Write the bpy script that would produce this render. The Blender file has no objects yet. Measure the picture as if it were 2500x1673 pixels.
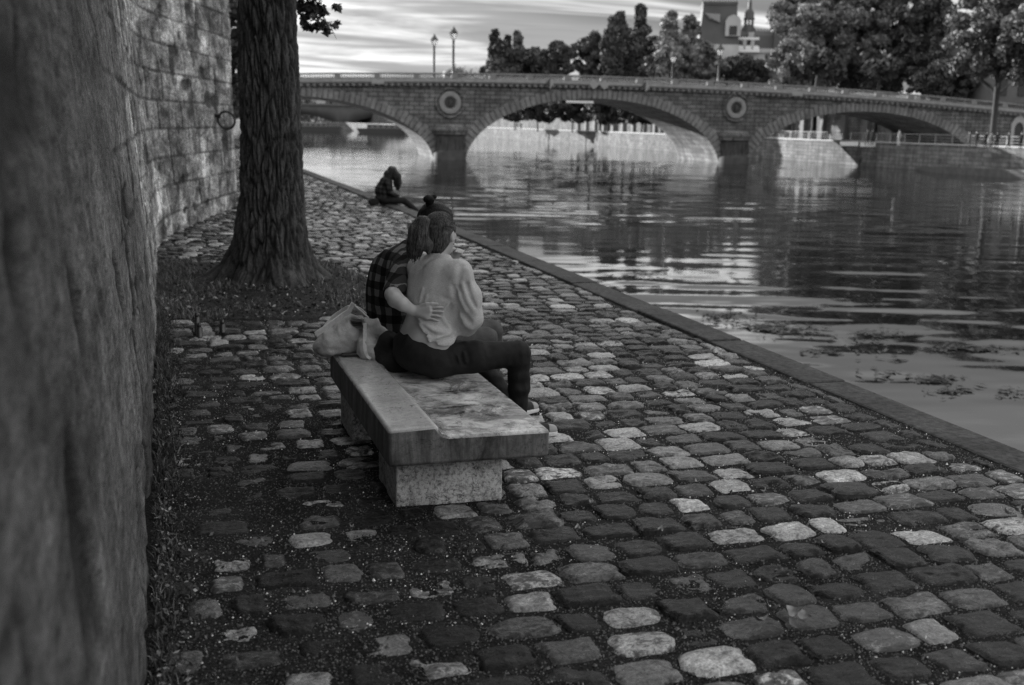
import bpy, bmesh, math, random
import numpy as np
from mathutils import Vector, Matrix
from math import radians, sin, cos, pi, sqrt, atan2

SC = bpy.context.scene
COL = SC.collection
random.seed(7)
RNG = np.random.default_rng(11)

# ------------------------------------------------------------------ camera maths (world: X to the river, Y along the quay)
CAM_F, CAM_YAW, CAM_PITCH, CAM_ROLL, CAM_H = 2715.0, radians(17.417), radians(11.125), radians(1.295), 1.65
_cy, _sy, _cp, _sp = cos(CAM_YAW), sin(CAM_YAW), cos(CAM_PITCH), sin(CAM_PITCH)
_F = np.array([_sy*_cp, _cy*_cp, -_sp]); _R0 = np.array([_cy, -_sy, 0.0]); _U0 = np.cross(_R0, _F)
CR = cos(CAM_ROLL)*_R0 + sin(CAM_ROLL)*_U0
CU = -sin(CAM_ROLL)*_R0 + cos(CAM_ROLL)*_U0
CPOS = np.array([0, 0, CAM_H])
def ray(x, y): return _F + (x-1250)/CAM_F*CR - (y-836.5)/CAM_F*CU
def atY(x, y, Y):
    r = ray(x, y); return CPOS + r*(Y/r[1])
def atz(x, y, z=0.0):
    r = ray(x, y); return CPOS + r*((z-CAM_H)/r[2])
def atd(x, y, d): return CPOS + d*ray(x, y)
def V(*a): return np.array(a, float)

# ------------------------------------------------------------------ numpy noise
def _h(ix, iy, iz, s):
    n = (ix.astype(np.uint32)*np.uint32(374761393) + iy.astype(np.uint32)*np.uint32(668265263) +
         iz.astype(np.uint32)*np.uint32(1440662683) + np.uint32((s*974634599) & 0xffffffff))
    n = (n ^ (n >> np.uint32(13)))*np.uint32(1274126177)
    n = n ^ (n >> np.uint32(16))
    n = (n*np.uint32(2246822519)); n = n ^ (n >> np.uint32(15))
    return n.astype(np.float64)/4294967295.0
def vnoise(p, s=0):
    p = np.asarray(p, float); f = np.floor(p); t = p-f; t = t*t*(3-2*t)
    i = f.astype(np.int64)
    x, y, z = i[..., 0], i[..., 1], i[..., 2]; a, b, c = t[..., 0], t[..., 1], t[..., 2]
    def H(dx, dy, dz): return _h(x+dx, y+dy, z+dz, s)
    l = lambda u, v, w: u+(v-u)*w
    return l(l(l(H(0,0,0), H(1,0,0), a), l(H(0,1,0), H(1,1,0), a), b),
             l(l(H(0,0,1), H(1,0,1), a), l(H(0,1,1), H(1,1,1), a), b), c)*2-1
def fbm(p, o=4, s=0, g=.5):
    p = np.asarray(p, float); r = 0; a = 1; t = 0
    for k in range(o):
        r = r+a*vnoise(p*(2.03**k)+k*17.3, s+k); t += a; a *= g
    return r/t

def worley(p, s=0):
    p = np.asarray(p, float); b = np.floor(p).astype(np.int64); f1 = np.full(p.shape[:-1], 9.0); f2 = f1.copy()
    for dx in (-1, 0, 1):
        for dy in (-1, 0, 1):
            for dz in (-1, 0, 1):
                x, y, z = b[..., 0]+dx, b[..., 1]+dy, b[..., 2]+dz
                d = np.sqrt((x+_h(x, y, z, s)-p[..., 0])**2+(y+_h(x, y, z, s+1)-p[..., 1])**2+(z+_h(x, y, z, s+2)-p[..., 2])**2)
                m = d < f1; f2 = np.where(m, f1, np.minimum(f2, d)); f1 = np.where(m, d, f1)
    return f1, f2
# ------------------------------------------------------------------ objects
def tag(o, label=None, cat=None, group=None, kind=None):
    if label: o['label'] = label
    if cat: o['category'] = cat
    if group: o['group'] = group
    if kind: o['kind'] = kind
    return o
def empty(name, loc=(0,0,0), rz=0, label=None, cat=None, group=None):
    o = bpy.data.objects.new(name, None); COL.objects.link(o)
    o.location = [float(v) for v in loc]; o.rotation_euler = (0, 0, rz); o.empty_display_size = .1
    return tag(o, label, cat, group)
def link_mesh(name, me, mat=None, parent=None, smooth=False, loc=None):
    o = bpy.data.objects.new(name, me); COL.objects.link(o)
    if mat is not None:
        for m in (mat if isinstance(mat, (list, tuple)) else [mat]): me.materials.append(m)
    if smooth: me.shade_smooth()
    if parent is not None: o.parent = parent
    if loc is not None: o.location = [float(v) for v in loc]
    return o
def np_mesh(name, verts, faces, attrs=None, smooth=True):
    """verts (N,3); faces (M,k) array or list of arrays (mixed k)"""
    me = bpy.data.meshes.new(name)
    verts = np.asarray(verts, np.float32)
    fl = faces if isinstance(faces, list) else [faces]
    fl = [np.asarray(f, np.int32) for f in fl if len(f)]
    me.vertices.add(len(verts)); me.vertices.foreach_set('co', verts.ravel())
    nl = sum(f.size for f in fl); nf = sum(len(f) for f in fl)
    me.loops.add(nl); me.polygons.add(nf)
    me.loops.foreach_set('vertex_index', np.concatenate([f.ravel() for f in fl]))
    tot = np.concatenate([np.full(len(f), f.shape[1], np.int32) for f in fl])
    st = np.concatenate([[0], np.cumsum(tot)[:-1]]).astype(np.int32)
    me.polygons.foreach_set('loop_start', st)
    if attrs:
        for k, v in attrs.items():
            a = me.attributes.new(k, 'FLOAT', 'POINT'); a.data.foreach_set('value', np.asarray(v, np.float32))
    me.update(calc_edges=True); me.validate()
    if smooth: me.shade_smooth()
    return me
def grid_faces(nu, nv, closed_u=False):
    """vertex index = i*nv + j"""
    I = np.arange(nu if closed_u else nu-1); J = np.arange(nv-1)
    i, j = np.meshgrid(I, J, indexing='ij'); i = i.ravel(); j = j.ravel(); i2 = (i+1) % nu
    return np.stack([i*nv+j, i2*nv+j, i2*nv+j+1, i*nv+j+1], 1)
class MB:
    """collects simple solids, links them as one mesh"""
    def __init__(s): s.v = []; s.f = []
    def add(s, vs, fs):
        n = len(s.v); s.v += [tuple(float(c) for c in v) for v in vs]; s.f += [tuple(n+i for i in f) for f in fs]; return s
    def box(s, x0, x1, y0, y1, z0, z1, taper=0):
        t = taper
        return s.add([(x0,y0,z0),(x1,y0,z0),(x1,y1,z0),(x0,y1,z0),(x0+t,y0+t,z1),(x1-t,y0+t,z1),(x1-t,y1-t,z1),(x0+t,y1-t,z1)],
              [(0,3,2,1),(4,5,6,7),(0,1,5,4),(1,2,6,5),(2,3,7,6),(3,0,4,7)])
    def prism(s, pts, a0, a1, axis='y'):
        """pts: closed 2-D outline (p,q); extruded along axis from a0 to a1"""
        n = len(pts)
        def mk(p, a):
            if axis == 'y': return (p[0], a, p[1])
            if axis == 'x': return (a, p[0], p[1])
            return (p[0], p[1], a)
        vs = [mk(p, a0) for p in pts]+[mk(p, a1) for p in pts]
        fs = [tuple(range(n)), tuple(range(2*n-1, n-1, -1))]+[(i, n+i, n+(i+1) % n, (i+1) % n) for i in range(n)]
        return s.add(vs, fs)
    def lathe(s, prof, seg=16, c=(0,0,0), a0=0, a1=2*pi):
        full = abs(a1-a0-2*pi) < 1e-6
        na = seg if full else seg+1
        vs = []; fs = []
        for k in range(na):
            a = a0+(a1-a0)*k/seg
            for r, z in prof: vs.append((c[0]+r*cos(a), c[1]+r*sin(a), c[2]+z))
        m = len(prof)
        for k in range(seg):
            k2 = (k+1) % na
            for j in range(m-1): fs.append((k*m+j, k2*m+j, k2*m+j+1, k*m+j+1))
        if full:
            if prof[0][0] > 1e-6: fs.append(tuple(k*m for k in range(na))[::-1])
            if prof[-1][0] > 1e-6: fs.append(tuple(k*m+m-1 for k in range(na)))
        return s.add(vs, fs)
    def tube(s, pts, rs, seg=8, cap=True, flat=1.0, up=None):
        pts = [np.asarray(p, float) for p in pts]; n = len(pts)
        if not hasattr(rs, '__len__'): rs = [rs]*n
        vs = []; fs = []; prev = None
        for i, p in enumerate(pts):
            t = pts[min(i+1, n-1)]-pts[max(i-1, 0)]; t = t/(np.linalg.norm(t)+1e-9)
            if prev is None:
                a = np.array(up if up is not None else ((0,0,1) if abs(t[2]) < .9 else (1,0,0)), float)
            else: a = prev
            b = a-t*(a@t); b /= np.linalg.norm(b)+1e-9; prev = b; c = np.cross(t, b)
            for k in range(seg):
                an = 2*pi*k/seg
                vs.append(p+rs[i]*(cos(an)*b*flat+sin(an)*c))
        for i in range(n-1):
            for k in range(seg):
                k2 = (k+1) % seg
                fs.append((i*seg+k, i*seg+k2, (i+1)*seg+k2, (i+1)*seg+k))
        if cap: fs += [tuple(range(seg))[::-1], tuple((n-1)*seg+k for k in range(seg))]
        return s.add(vs, fs)
    def mesh(s, name):
        me = bpy.data.meshes.new(name); me.from_pydata(s.v, [], s.f); me.validate(); me.update()
        bm = bmesh.new(); bm.from_mesh(me); bmesh.ops.recalc_face_normals(bm, faces=bm.faces); bm.to_mesh(me); bm.free()
        return me
    def build(s, name, mat, parent=None, smooth=False, loc=None, bevel=0, seg=2):
        o = link_mesh(name, s.mesh(name), mat, parent, smooth, loc)
        if bevel:
            m = o.modifiers.new('bevel', 'BEVEL'); m.width = bevel; m.segments = seg; m.limit_method = 'ANGLE'; m.angle_limit = radians(40)
        if smooth:
            o.data.set_sharp_from_angle(angle=radians(42)) if hasattr(o.data, 'set_sharp_from_angle') else None
        return o

# ------------------------------------------------------------------ implicit surfaces (continuous bodies and cloth)
def seg_d(p, a, b, r1, r2):
    a = np.asarray(a, float); b = np.asarray(b, float); ab = b-a
    t = np.clip(((p-a)@ab)/(ab@ab+1e-12), 0, 1)
    return np.linalg.norm(p-a-t[:, None]*ab, axis=1)-(r1+(r2-r1)*t)
def ell_d(p, c, r, R=None):
    q = p-np.asarray(c, float)
    if R is not None: q = q@np.asarray(R, float)       # columns of R = local axes in world
    r = np.asarray(r, float)
    k0 = np.linalg.norm(q/r, axis=1); k1 = np.linalg.norm(q/(r*r), axis=1)
    return k0*(k0-1)/(k1+1e-9)
def smin(a, b, k):
    h = np.clip(.5+.5*(b-a)/k, 0, 1)
    return b+(a-b)*h-k*h*(1-h)
def smax(a, b, k): return -smin(-a, -b, k)
def chain(p, pts, rs, k=None, d=None):
    for i in range(len(pts)-1):
        e = seg_d(p, pts[i], pts[i+1], rs[i], rs[i+1])
        d = e if d is None else (np.minimum(d, e) if not k else smin(d, e, k))
    return d
def axes(fwd, up=(0,0,1)):
    """columns: right, forward, up"""
    f = np.asarray(fwd, float); f = f/np.linalg.norm(f); u = np.asarray(up, float)
    r = np.cross(f, u); r /= np.linalg.norm(r); u = np.cross(r, f)
    return np.stack([r, f, u], 1)
def sdf_mesh(name, fn, lo, hi, step, attrs=None):
    lo = np.asarray(lo, float); hi = np.asarray(hi, float); B = 4
    n = (np.ceil((hi-lo)/step/B).astype(int)+1)*B+1
    nc = (n-1)//B+1
    gc = np.stack(np.meshgrid(*[np.arange(k)*B*step for k in nc], indexing='ij'), -1).reshape(-1, 3)+lo
    fc = fn(gc).reshape(nc)
    act = np.abs(fc) < B*step*1.9
    near = np.zeros(n, bool)
    F = np.empty(n)
    # nearest-coarse fill
    idx = [np.clip((np.arange(k)+B//2)//B, 0, m-1) for k, m in zip(n, nc)]
    F[:] = fc[np.ix_(*idx)]; near[:] = act[np.ix_(*idx)]
    ii = np.argwhere(near)
    P = ii*step+lo
    out = np.empty(len(P))
    for a in range(0, len(P), 400000): out[a:a+400000] = fn(P[a:a+400000])
    F[near] = out
    S = F < 0
    # cells with a sign change
    c8 = [S[dx:n[0]-1+dx, dy:n[1]-1+dy, dz:n[2]-1+dz] for dx in (0,1) for dy in (0,1) for dz in (0,1)]
    sm = sum(c.astype(np.int8) for c in c8); cell = (sm > 0) & (sm < 8)
    ci = np.argwhere(cell); vid = -np.ones(cell.shape, np.int64); vid[cell] = np.arange(len(ci))
    acc = np.zeros((len(ci), 3)); cnt = np.zeros(len(ci))
    offs = [(dx,dy,dz) for dx in (0,1) for dy in (0,1) for dz in (0,1)]
    for i, A in enumerate(offs):
        for j, Bq in enumerate(offs):
            if j <= i or sum(abs(x-y) for x, y in zip(A, Bq)) != 1: continue
            fa = F[ci[:,0]+A[0], ci[:,1]+A[1], ci[:,2]+A[2]]; fb = F[ci[:,0]+Bq[0], ci[:,1]+Bq[1], ci[:,2]+Bq[2]]
            m = (fa < 0) != (fb < 0); t = np.zeros(len(ci)); t[m] = fa[m]/(fa[m]-fb[m])
            acc[m] += (np.array(A)+t[:, None]*(np.array(Bq)-np.array(A)))[m]; cnt[m] += 1
    verts = (ci+acc/cnt[:, None])*step+lo
    faces = []
    for ax in range(3):
        b, c = [(1,2),(2,0),(0,1)][ax]
        sl0 = [slice(1, k-1) for k in n]; sl1 = list(sl0); sl0[ax] = slice(0, n[ax]-1); sl1[ax] = slice(1, n[ax])
        s0 = S[tuple(sl0)]; s1 = S[tuple(sl1)]
        for flip, msk in ((False, s0 & ~s1), (True, ~s0 & s1)):
            e = np.argwhere(msk)
            if not len(e): continue
            e = e+np.array([0 if k == ax else 1 for k in range(3)])
            q = []
            for db, dc in ((0,0),(-1,0),(-1,-1),(0,-1)):
                w = e.copy(); w[:, b] += db; w[:, c] += dc; q.append(vid[w[:,0], w[:,1], w[:,2]])
            q = np.stack(q, 1)
            if flip: q = q[:, ::-1]
            faces.append(q)
    faces = np.concatenate(faces); faces = faces[(faces >= 0).all(1)]
    at = {k: f(verts) for k, f in attrs.items()} if attrs else None
    return np_mesh(name, verts, faces, at)

# ------------------------------------------------------------------ materials (the photograph is black and white: every colour is a grey)
class NT:
    def __init__(s, name):
        s.m = bpy.data.materials.new(name); s.m.use_nodes = True; s.t = s.m.node_tree
        s.b = s.t.nodes['Principled BSDF']
    def n(s, typ, **kw):
        nd = s.t.nodes.new('ShaderNode'+typ)
        for k, v in kw.items(): setattr(nd, k, v)
        return nd
    def l(s, a, b): s.t.links.new(a, b)
    def val(s, x, sock):
        if hasattr(x, 'is_output') or hasattr(x, 'links'): s.l(x, sock)
        else: sock.default_value = x
    def math(s, op, a, b=0.0, clamp=False):
        m = s.n('Math', operation=op); m.use_clamp = clamp; s.val(a, m.inputs[0]); s.val(b, m.inputs[1]); return m.outputs[0]
    def coord(s, kind='Object', scale=(1,1,1), rot=(0,0,0), loc=(0,0,0)):
        c = s.n('TexCoord'); m = s.n('Mapping'); m.inputs['Scale'].default_value = scale; m.inputs['Rotation'].default_value = rot; m.inputs['Location'].default_value = loc
        s.l(c.outputs[kind], m.inputs[0]); return m.outputs[0]
    def noise(s, vec, scale=5, detail=6, rough=.55, dist=0):
        k = s.n('TexNoise'); k.inputs['Scale'].default_value = scale; k.inputs['Detail'].default_value = detail
        k.inputs['Roughness'].default_value = rough; k.inputs['Distortion'].default_value = dist
        if vec is not None: s.l(vec, k.inputs['Vector'])
        return k.outputs[0]
    def ramp(s, x, stops):
        r = s.n('ValToRGB'); e = r.color_ramp.elements
        while len(e) < len(stops): e.new(.5)
        for i, (p, v) in enumerate(stops): e[i].position = p; e[i].color = (v, v, v, 1)
        s.l(x, r.inputs[0]); return r.outputs[0]
    def range(s, x, a, b, c, d):
        m = s.n('MapRange'); s.val(x, m.inputs[0]); 
        for i, v in enumerate((a, b, c, d)): s.val(v, m.inputs[i+1])
        return m.outputs[0]
    def mix(s, f, a, b, blend='MIX'):
        m = s.n('Mix', data_type='FLOAT'); s.val(f, m.inputs[0]); s.val(a, m.inputs[2]); s.val(b, m.inputs[3]); return m.outputs[0]
    def attr(s, name):
        a = s.n('Attribute'); a.attribute_name = name; return a.outputs['Fac']
    def bump(s, h, strength=.3, dist=.02, normal=None):
        b = s.n('Bump'); b.inputs['Strength'].default_value = strength; b.inputs['Distance'].default_value = dist
        s.l(h, b.inputs['Height'])
        if normal is not None: s.l(normal, b.inputs['Normal'])
        return b.outputs[0]
    def color(s, x):
        if isinstance(x, (int, float)): s.b.inputs['Base Color'].default_value = (x, x, x, 1)
        else: s.l(x, s.b.inputs['Base Color'])
    def done(s, rough=.7, spec=.5, normal=None, metal=0):
        s.val(rough, s.b.inputs['Roughness']); s.b.inputs['Specular IOR Level'].default_value = spec
        s.b.inputs['Metallic'].default_value = metal
        if normal is not None: s.l(normal, s.b.inputs['Normal'])
        return s.m
def simple(name, g, rough=.7, var=.3, scale=8, bump=0.0, bscale=None, spec=.5, metal=0, stretch=(1,1,1), bdist=.01):
    t = NT(name); v = t.coord('Object', scale=stretch); k = t.noise(v, scale, 6)
    t.color(t.range(k, .25, .75, g*(1-var), g*(1+var)))
    nrm = None
    if bump: nrm = t.bump(t.noise(v, bscale or scale*3, 5, .6), bump, bdist)
    return t.done(rough, spec, nrm, metal)
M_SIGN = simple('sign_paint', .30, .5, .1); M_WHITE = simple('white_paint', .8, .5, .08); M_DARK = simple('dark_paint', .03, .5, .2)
# ================================================================== sky, sun
SUN_AZ, SUN_EL = radians(-30), radians(13)      # azimuth from +Y towards +X
w = bpy.data.worlds.new("World"); SC.world = w; w.use_nodes = True
nt = w.node_tree; N = nt.nodes; L = nt.links
bg = N['Background']
sky = N.new('ShaderNodeTexSky'); sky.sky_type = 'NISHITA'; sky.sun_disc = False
sky.sun_elevation = SUN_EL; sky.sun_rotation = SUN_AZ; sky.dust_density = 2.5; sky.air_density = 1.0; sky.altitude = 60
bw = N.new('ShaderNodeRGBToBW'); L.new(sky.outputs[0], bw.inputs[0])
def wm(op, a, b, clamp=False):
    m = N.new('ShaderNodeMath'); m.operation = op; m.use_clamp = clamp
    for s, x in zip(m.inputs, (a, b)):
        if hasattr(x, 'links'): L.new(x, s)
        else: s.default_value = x
    return m.outputs[0]
tc = N.new('ShaderNodeTexCoord'); sp = N.new('ShaderNodeSeparateXYZ'); L.new(tc.outputs['Generated'], sp.inputs[0])
zz = wm('ADD', wm('MAXIMUM', sp.outputs[2], 0.0), .09)
cx = N.new('ShaderNodeCombineXYZ'); L.new(wm('DIVIDE', sp.outputs[0], zz), cx.inputs[0]); L.new(wm('DIVIDE', sp.outputs[1], zz), cx.inputs[1])
mp = N.new('ShaderNodeMapping'); mp.inputs['Rotation'].default_value = (0, 0, radians(24)); mp.inputs['Scale'].default_value = (.42, 1.0, 1); mp.inputs['Location'].default_value = (3.1, 1.7, 0)
L.new(cx.outputs[0], mp.inputs[0])
def wnoise(scale, detail, rough, dist=0):
    n = N.new('ShaderNodeTexNoise'); n.inputs['Scale'].default_value = scale; n.inputs['Detail'].default_value = detail
    n.inputs['Roughness'].default_value = rough; n.inputs['Distortion'].default_value = dist; L.new(mp.outputs[0], n.inputs['Vector']); return n.outputs[0]
def wrange(x, a, b, c, d):
    m = N.new('ShaderNodeMapRange'); m.interpolation_type = 'SMOOTHSTEP'; L.new(x, m.inputs[0])
    for i, q in enumerate((a, b, c, d)): m.inputs[i+1].default_value = q
    return m.outputs[0]
cl = wrange(wnoise(.85, 7, .58, .6), .45, .63, 0, 1)          # bright torn cloud
dk = wrange(wnoise(.5, 5, .5, .3), .38, .64, 1.08, .58)        # greyer veils
soft = wm('DIVIDE', wm('MULTIPLY', bw.outputs[0], 1.55), wm('ADD', bw.outputs[0], .8))
base = wm('MULTIPLY', soft, dk)
lum = wm('ADD', wm('MULTIPLY', base, wm('SUBTRACT', 1.0, wm('MULTIPLY', cl, .55))), wm('MULTIPLY', cl, 3.6))
SKY_LUM = lum
lum = wm('MULTIPLY', lum, wrange(sp.outputs[2], .08, .45, 1.0, 2.0))          # thicker bright cloud overhead
L.new(lum, bg.inputs['Color']); bg.inputs['Strength'].default_value = .12
sd = bpy.data.lights.new('sun', 'SUN'); sd.energy = 4.0; sd.angle = radians(.5); sd.color = (1, 1, 1)
so = bpy.data.objects.new('sun', sd); COL.objects.link(so)
_d = V(sin(SUN_AZ)*cos(SUN_EL), cos(SUN_AZ)*cos(SUN_EL), sin(SUN_EL))
so.rotation_euler = Vector(_d).to_track_quat('Z', 'Y').to_euler(); so.location = (-20, 20, 30)

# ================================================================== water
t = NT('river_water'); v = t.coord('Object')
m1 = t.n('Mapping'); m1.inputs['Scale'].default_value = (.55, 1.15, 1); m1.inputs['Rotation'].default_value = (0, 0, radians(17)); t.l(v, m1.inputs[0])
big = t.noise(m1.outputs[0], .55, 3, .5, .4)
mid = t.noise(m1.outputs[0], 1.7, 4, .55, .3)
fine = t.noise(m1.outputs[0], 7, 3, .5)
patch = t.range(t.noise(v, .07, 3, .6), .38, .62, .35, 1.0)
h = t.math('ADD', t.math('MULTIPLY', t.math('MULTIPLY', mid, patch), .004), t.math('MULTIPLY', t.math('MULTIPLY', fine, patch), .0012))
WATER_BUMP = t.n('Bump'); WATER_BUMP.inputs['Strength'].default_value = 1.0; WATER_BUMP.inputs['Distance'].default_value = 1.0
t.l(h, WATER_BUMP.inputs['Height'])
t.color(.012); t.b.inputs['IOR'].default_value = 3.2
MW = t.done(.03, .6, WATER_BUMP.outputs[0])
wx_ = np.arange(4.1, 97.5, .25); wy_ = np.concatenate([np.arange(5, 60, .15), np.arange(60, 190, .26)])
X, Y = np.meshgrid(wx_, wy_, indexing='ij')
ca, cb_ = X*.954-Y*.30, X*.30+Y*.954
q = lambda la, lb, z: np.stack([ca/la, cb_/lb, X*0+z], -1)
calm = np.clip(fbm(q(26, 15, 1), 3, 501)*1.6+.55, .12, 1.0)*np.clip(.42+(cb_-16)/40, .42, 1.0)
H = calm*(.030*vnoise(q(4.0, 1.35, 2)+.5*vnoise(q(6, 5, 3), 504)[..., None], 502)+.024*vnoise(q(1.9, .72, 5), 503)+.0062*vnoise(q(.70, .36, 7), 505)*np.clip((75-cb_)/50, 0, 1))
edge = np.minimum(1, np.minimum((X-4.1)/.6, np.minimum((97.25-X)/2, np.minimum((Y-5)/2, (189-Y)/8))))
H = H*np.clip(edge, 0, 1)
nw = len(wx_)*len(wy_); wv_ = np.concatenate([np.stack([X, Y, H-3], -1).reshape(-1, 3), [(-300,-60,-3.02),(900,-60,-3.02),(900,1000,-3.02),(-300,1000,-3.02)]])
me = np_mesh('water', wv_, [grid_faces(len(wx_), len(wy_))[:, ::-1], np.array([[nw, nw+1, nw+2, nw+3]])])
tag(link_mesh('water', me, MW), kind='structure')
me = np_mesh('riverbed', [(-1500,-300,-5),(3000,-300,-5),(3000,3500,-5),(-1500,3500,-5)], np.array([[0,1,2,3]]), smooth=False)
tag(link_mesh('ground', me, simple('river_bed_mud', .08, .9)), kind='structure')

# ================================================================== quay: earth sheet, setts, kerb
t = NT('quay_dirt'); v = t.coord('Object')
a = t.noise(v, 3, 5, .6); b = t.noise(v, 90, 4, .7)
t.color(t.math('MULTIPLY', t.range(a, .3, .7, .007, .022), t.range(b, .36, .68, .3, 3.2)))
M_DIRT = t.done(.9, .06, t.bump(b, .5, .012))
def kout(y): return 4.5-.18*min(1, max(0, (17.8-y)/13.0))
GX0, GX1 = -.25, 4.22
def gheight(x, y):
    p = np.stack([x*.7, y*.5, np.zeros_like(x)], -1)
    return fbm(p, 3, 5)*.012
nx, ny = 90, 420
xs = np.linspace(GX0, GX1, nx); ys = np.concatenate([np.linspace(1.2, 14, 300), np.linspace(14.2, 95, 120)])
X, Y = np.meshgrid(xs, ys, indexing='ij')
Z = gheight(X, Y)-.014+fbm(np.stack([X*9, Y*9, X*0], -1), 3, 9)*.006
me = np_mesh('quay_ground', np.stack([X, Y, Z], -1).reshape(-1, 3), grid_faces(nx, len(ys)))
tag(link_mesh('quay', me, M_DIRT), kind='structure')

BENCH = (.88, 1.54, 4.52, 6.32)
TREE = V(1.0, 11.3, 0)
def in_grass(x, y):
    wob = .22*fbm(np.stack([x*1.7, y*1.7, x*0+3], -1), 3, 21)
    wob2 = .25*fbm(np.stack([x*.9, y*.9, x*0+8], -1), 3, 25)
    return (y > 9.42+wob*.5) & (y < 13.4+wob2*2) & (x < 2.05-.10*np.maximum(0, y-11.3)+wob2)
def setts(rows, rings, nang, seed):
    rng = np.random.default_rng(seed)
    S = []
    for y in rows:
        x = -.12+rng.uniform(-.12, .05)
        xm = kout(y)-.325
        while x < xm-.03:
            wd = rng.uniform(.15, .255)
            if x+wd > xm: wd = xm-x
            if wd > .08: S.append((x+wd/2, y+rng.normal(0, .006), wd, rng.normal(0, .035)))
            x += wd
    S = np.array(S)
    S = S[~in_grass(S[:, 0], S[:, 1])]
    # setts behind the end of the wall are not needed
    S = S[~((S[:, 1] > 22.6) & (S[:, 0] < S[:, 1]*.06-.6))]
    n = len(S); cx, cy, wd, rot = S.T
    jx = rng.uniform(.008, .034, n); jy = rng.uniform(.008, .028, n)
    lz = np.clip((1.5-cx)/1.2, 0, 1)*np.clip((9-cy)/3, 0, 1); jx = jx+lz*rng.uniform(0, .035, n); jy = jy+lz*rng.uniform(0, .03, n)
    a = wd/2-jx/2; b = .196/2-jy/2-rng.uniform(0, .012, n)
    th = np.arange(nang)/nang*2*pi; ct, st = np.cos(th), np.sin(th)
    ex = rng.uniform(3.0, 10, n)[:, None]
    R = (np.abs(ct)[None]**ex+np.abs(st)[None]**ex)**(-1/ex)
    q = np.stack([np.broadcast_to(ct*1.6, (n, nang)), np.broadcast_to(st*1.6, (n, nang)), np.broadcast_to(np.arange(n)[:, None]*7.7, (n, nang))], -1)
    R = R*(1+.15*vnoise(q, 3)+.07*vnoise(q*2.7, 4))
    rr = np.array(rings)
    ux = R[:, None, :]*rr[None, :, None]*ct; uy = R[:, None, :]*rr[None, :, None]*st
    lx = ux*a[:, None, None]; ly = uy*b[:, None, None]
    c, s = np.cos(rot)[:, None, None], np.sin(rot)[:, None, None]
    x = cx[:, None, None]+c*lx-s*ly; y = cy[:, None, None]+s*lx+c*ly
    ru = np.minimum(rr, 1)[None, :, None]
    dome = rng.uniform(-.003, .007, n)[:, None, None]
    edge = np.where(rr > 1.0, -.055, np.where(rr > .94, -.010, np.where(rr > .84, -.003, 0)))[None, :, None]
    lift = rng.normal(0, .0045, n)
    bur = lz*.009+np.clip(fbm(np.stack([cx*.8, cy*.8, cx*0], -1), 2, 31), 0, 1)*.010
    tx, ty = rng.normal(0, .035, n)[:, None, None], rng.normal(0, .035, n)[:, None, None]
    rough = rng.uniform(.2, 1.25, n)[:, None, None]**1.5
    p = np.stack([x*16, y*24, np.broadcast_to((np.arange(n)*3.1)[:, None, None], x.shape)], -1)
    g = fbm(p, 3, 40); gouge = -np.clip(vnoise(p*.55, 47)-.25, 0, 1)*.030
    fine_g = fbm(np.stack([x*48, y*60, np.broadcast_to((np.arange(n)*1.7)[:, None, None], x.shape)], -1), 2, 43)*.0035
    z = gheight(x, y)+fine_g*(rr < 1.0)[None, :, None]+(lift-bur)[:, None, None]+dome*(1-ru**2.2)+edge+lx*tx+ly*ty+(g*.013*rough+gouge*rough)*(rr < 1.0)[None, :, None]-.002
    k = len(rr)
    # ring 0 is the centre (collapsed)
    vv = np.stack([x, y, z], -1).transpose(0, 2, 1, 3)       # n, ang, ring
    f1 = grid_faces(nang, k, True)
    F = (f1[None]+(np.arange(n)*nang*k)[:, None, None]).reshape(-1, 4)
    r = rng.random(n)
    tone = np.where(r < .25, rng.uniform(.24, .54, n), np.where(r < .56, rng.uniform(.06, .18, n), rng.uniform(.009, .028, n)))
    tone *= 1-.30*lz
    T = np.repeat(tone, nang*k); I = np.repeat(rng.random(n), nang*k)
    return vv.reshape(-1, 3), F[:, ::-1], T, I
pitch = .196
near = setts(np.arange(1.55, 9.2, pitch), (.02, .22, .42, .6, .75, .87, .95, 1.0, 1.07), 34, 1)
midr = setts(np.arange(1.55+pitch*40, 20, pitch), (.02, .5, .8, .95, 1.06), 16, 2)
y0 = 1.55+pitch*40; y0 += pitch*math.ceil((20-y0)/pitch)
far = setts(np.arange(y0, 62, pitch), (.02, .85, 1.04), 9, 3)
VV = []; FF = []; TT = []; II = []; o_ = 0
near_mask = None
for (a_, f_, t_, i_) in (near, midr, far):
    VV.append(a_); FF.append(f_+o_); TT.append(t_); II.append(i_); o_ += len(a_)
me = np_mesh('setts', np.concatenate(VV), np.concatenate(FF), dict(tone=np.concatenate(TT), rnd=np.concatenate(II)))
t = NT('worn_granite_setts'); v = t.coord('Object')
tone = t.attr('tone'); rnd = t.attr('rnd')
ofs = t.n('VectorMath', operation='ADD'); cb = t.n('CombineXYZ'); t.l(t.math('MULTIPLY', rnd, 40.0), cb.inputs[2]); t.l(v, ofs.inputs[0]); t.l(cb.outputs[0], ofs.inputs[1])
st = t.n('Mapping'); st.inputs['Scale'].default_value = (22, 34, 22); t.l(ofs.outputs[0], st.inputs[0])
blot = t.noise(st.outputs[0], 1, 5, .68, .5)
fineg = t.noise(v, 85, 5, .78)
thr = t.range(rnd, 0, 1, .26, .60)
dark = t.range(t.math('SUBTRACT', blot, thr), -.05, .035, 0, 1)
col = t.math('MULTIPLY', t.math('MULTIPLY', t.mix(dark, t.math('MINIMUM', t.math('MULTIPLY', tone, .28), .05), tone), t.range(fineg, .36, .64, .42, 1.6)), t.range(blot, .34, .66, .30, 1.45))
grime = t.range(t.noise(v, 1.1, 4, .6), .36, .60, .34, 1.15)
t.color(t.math('MULTIPLY', col, grime))
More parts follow.
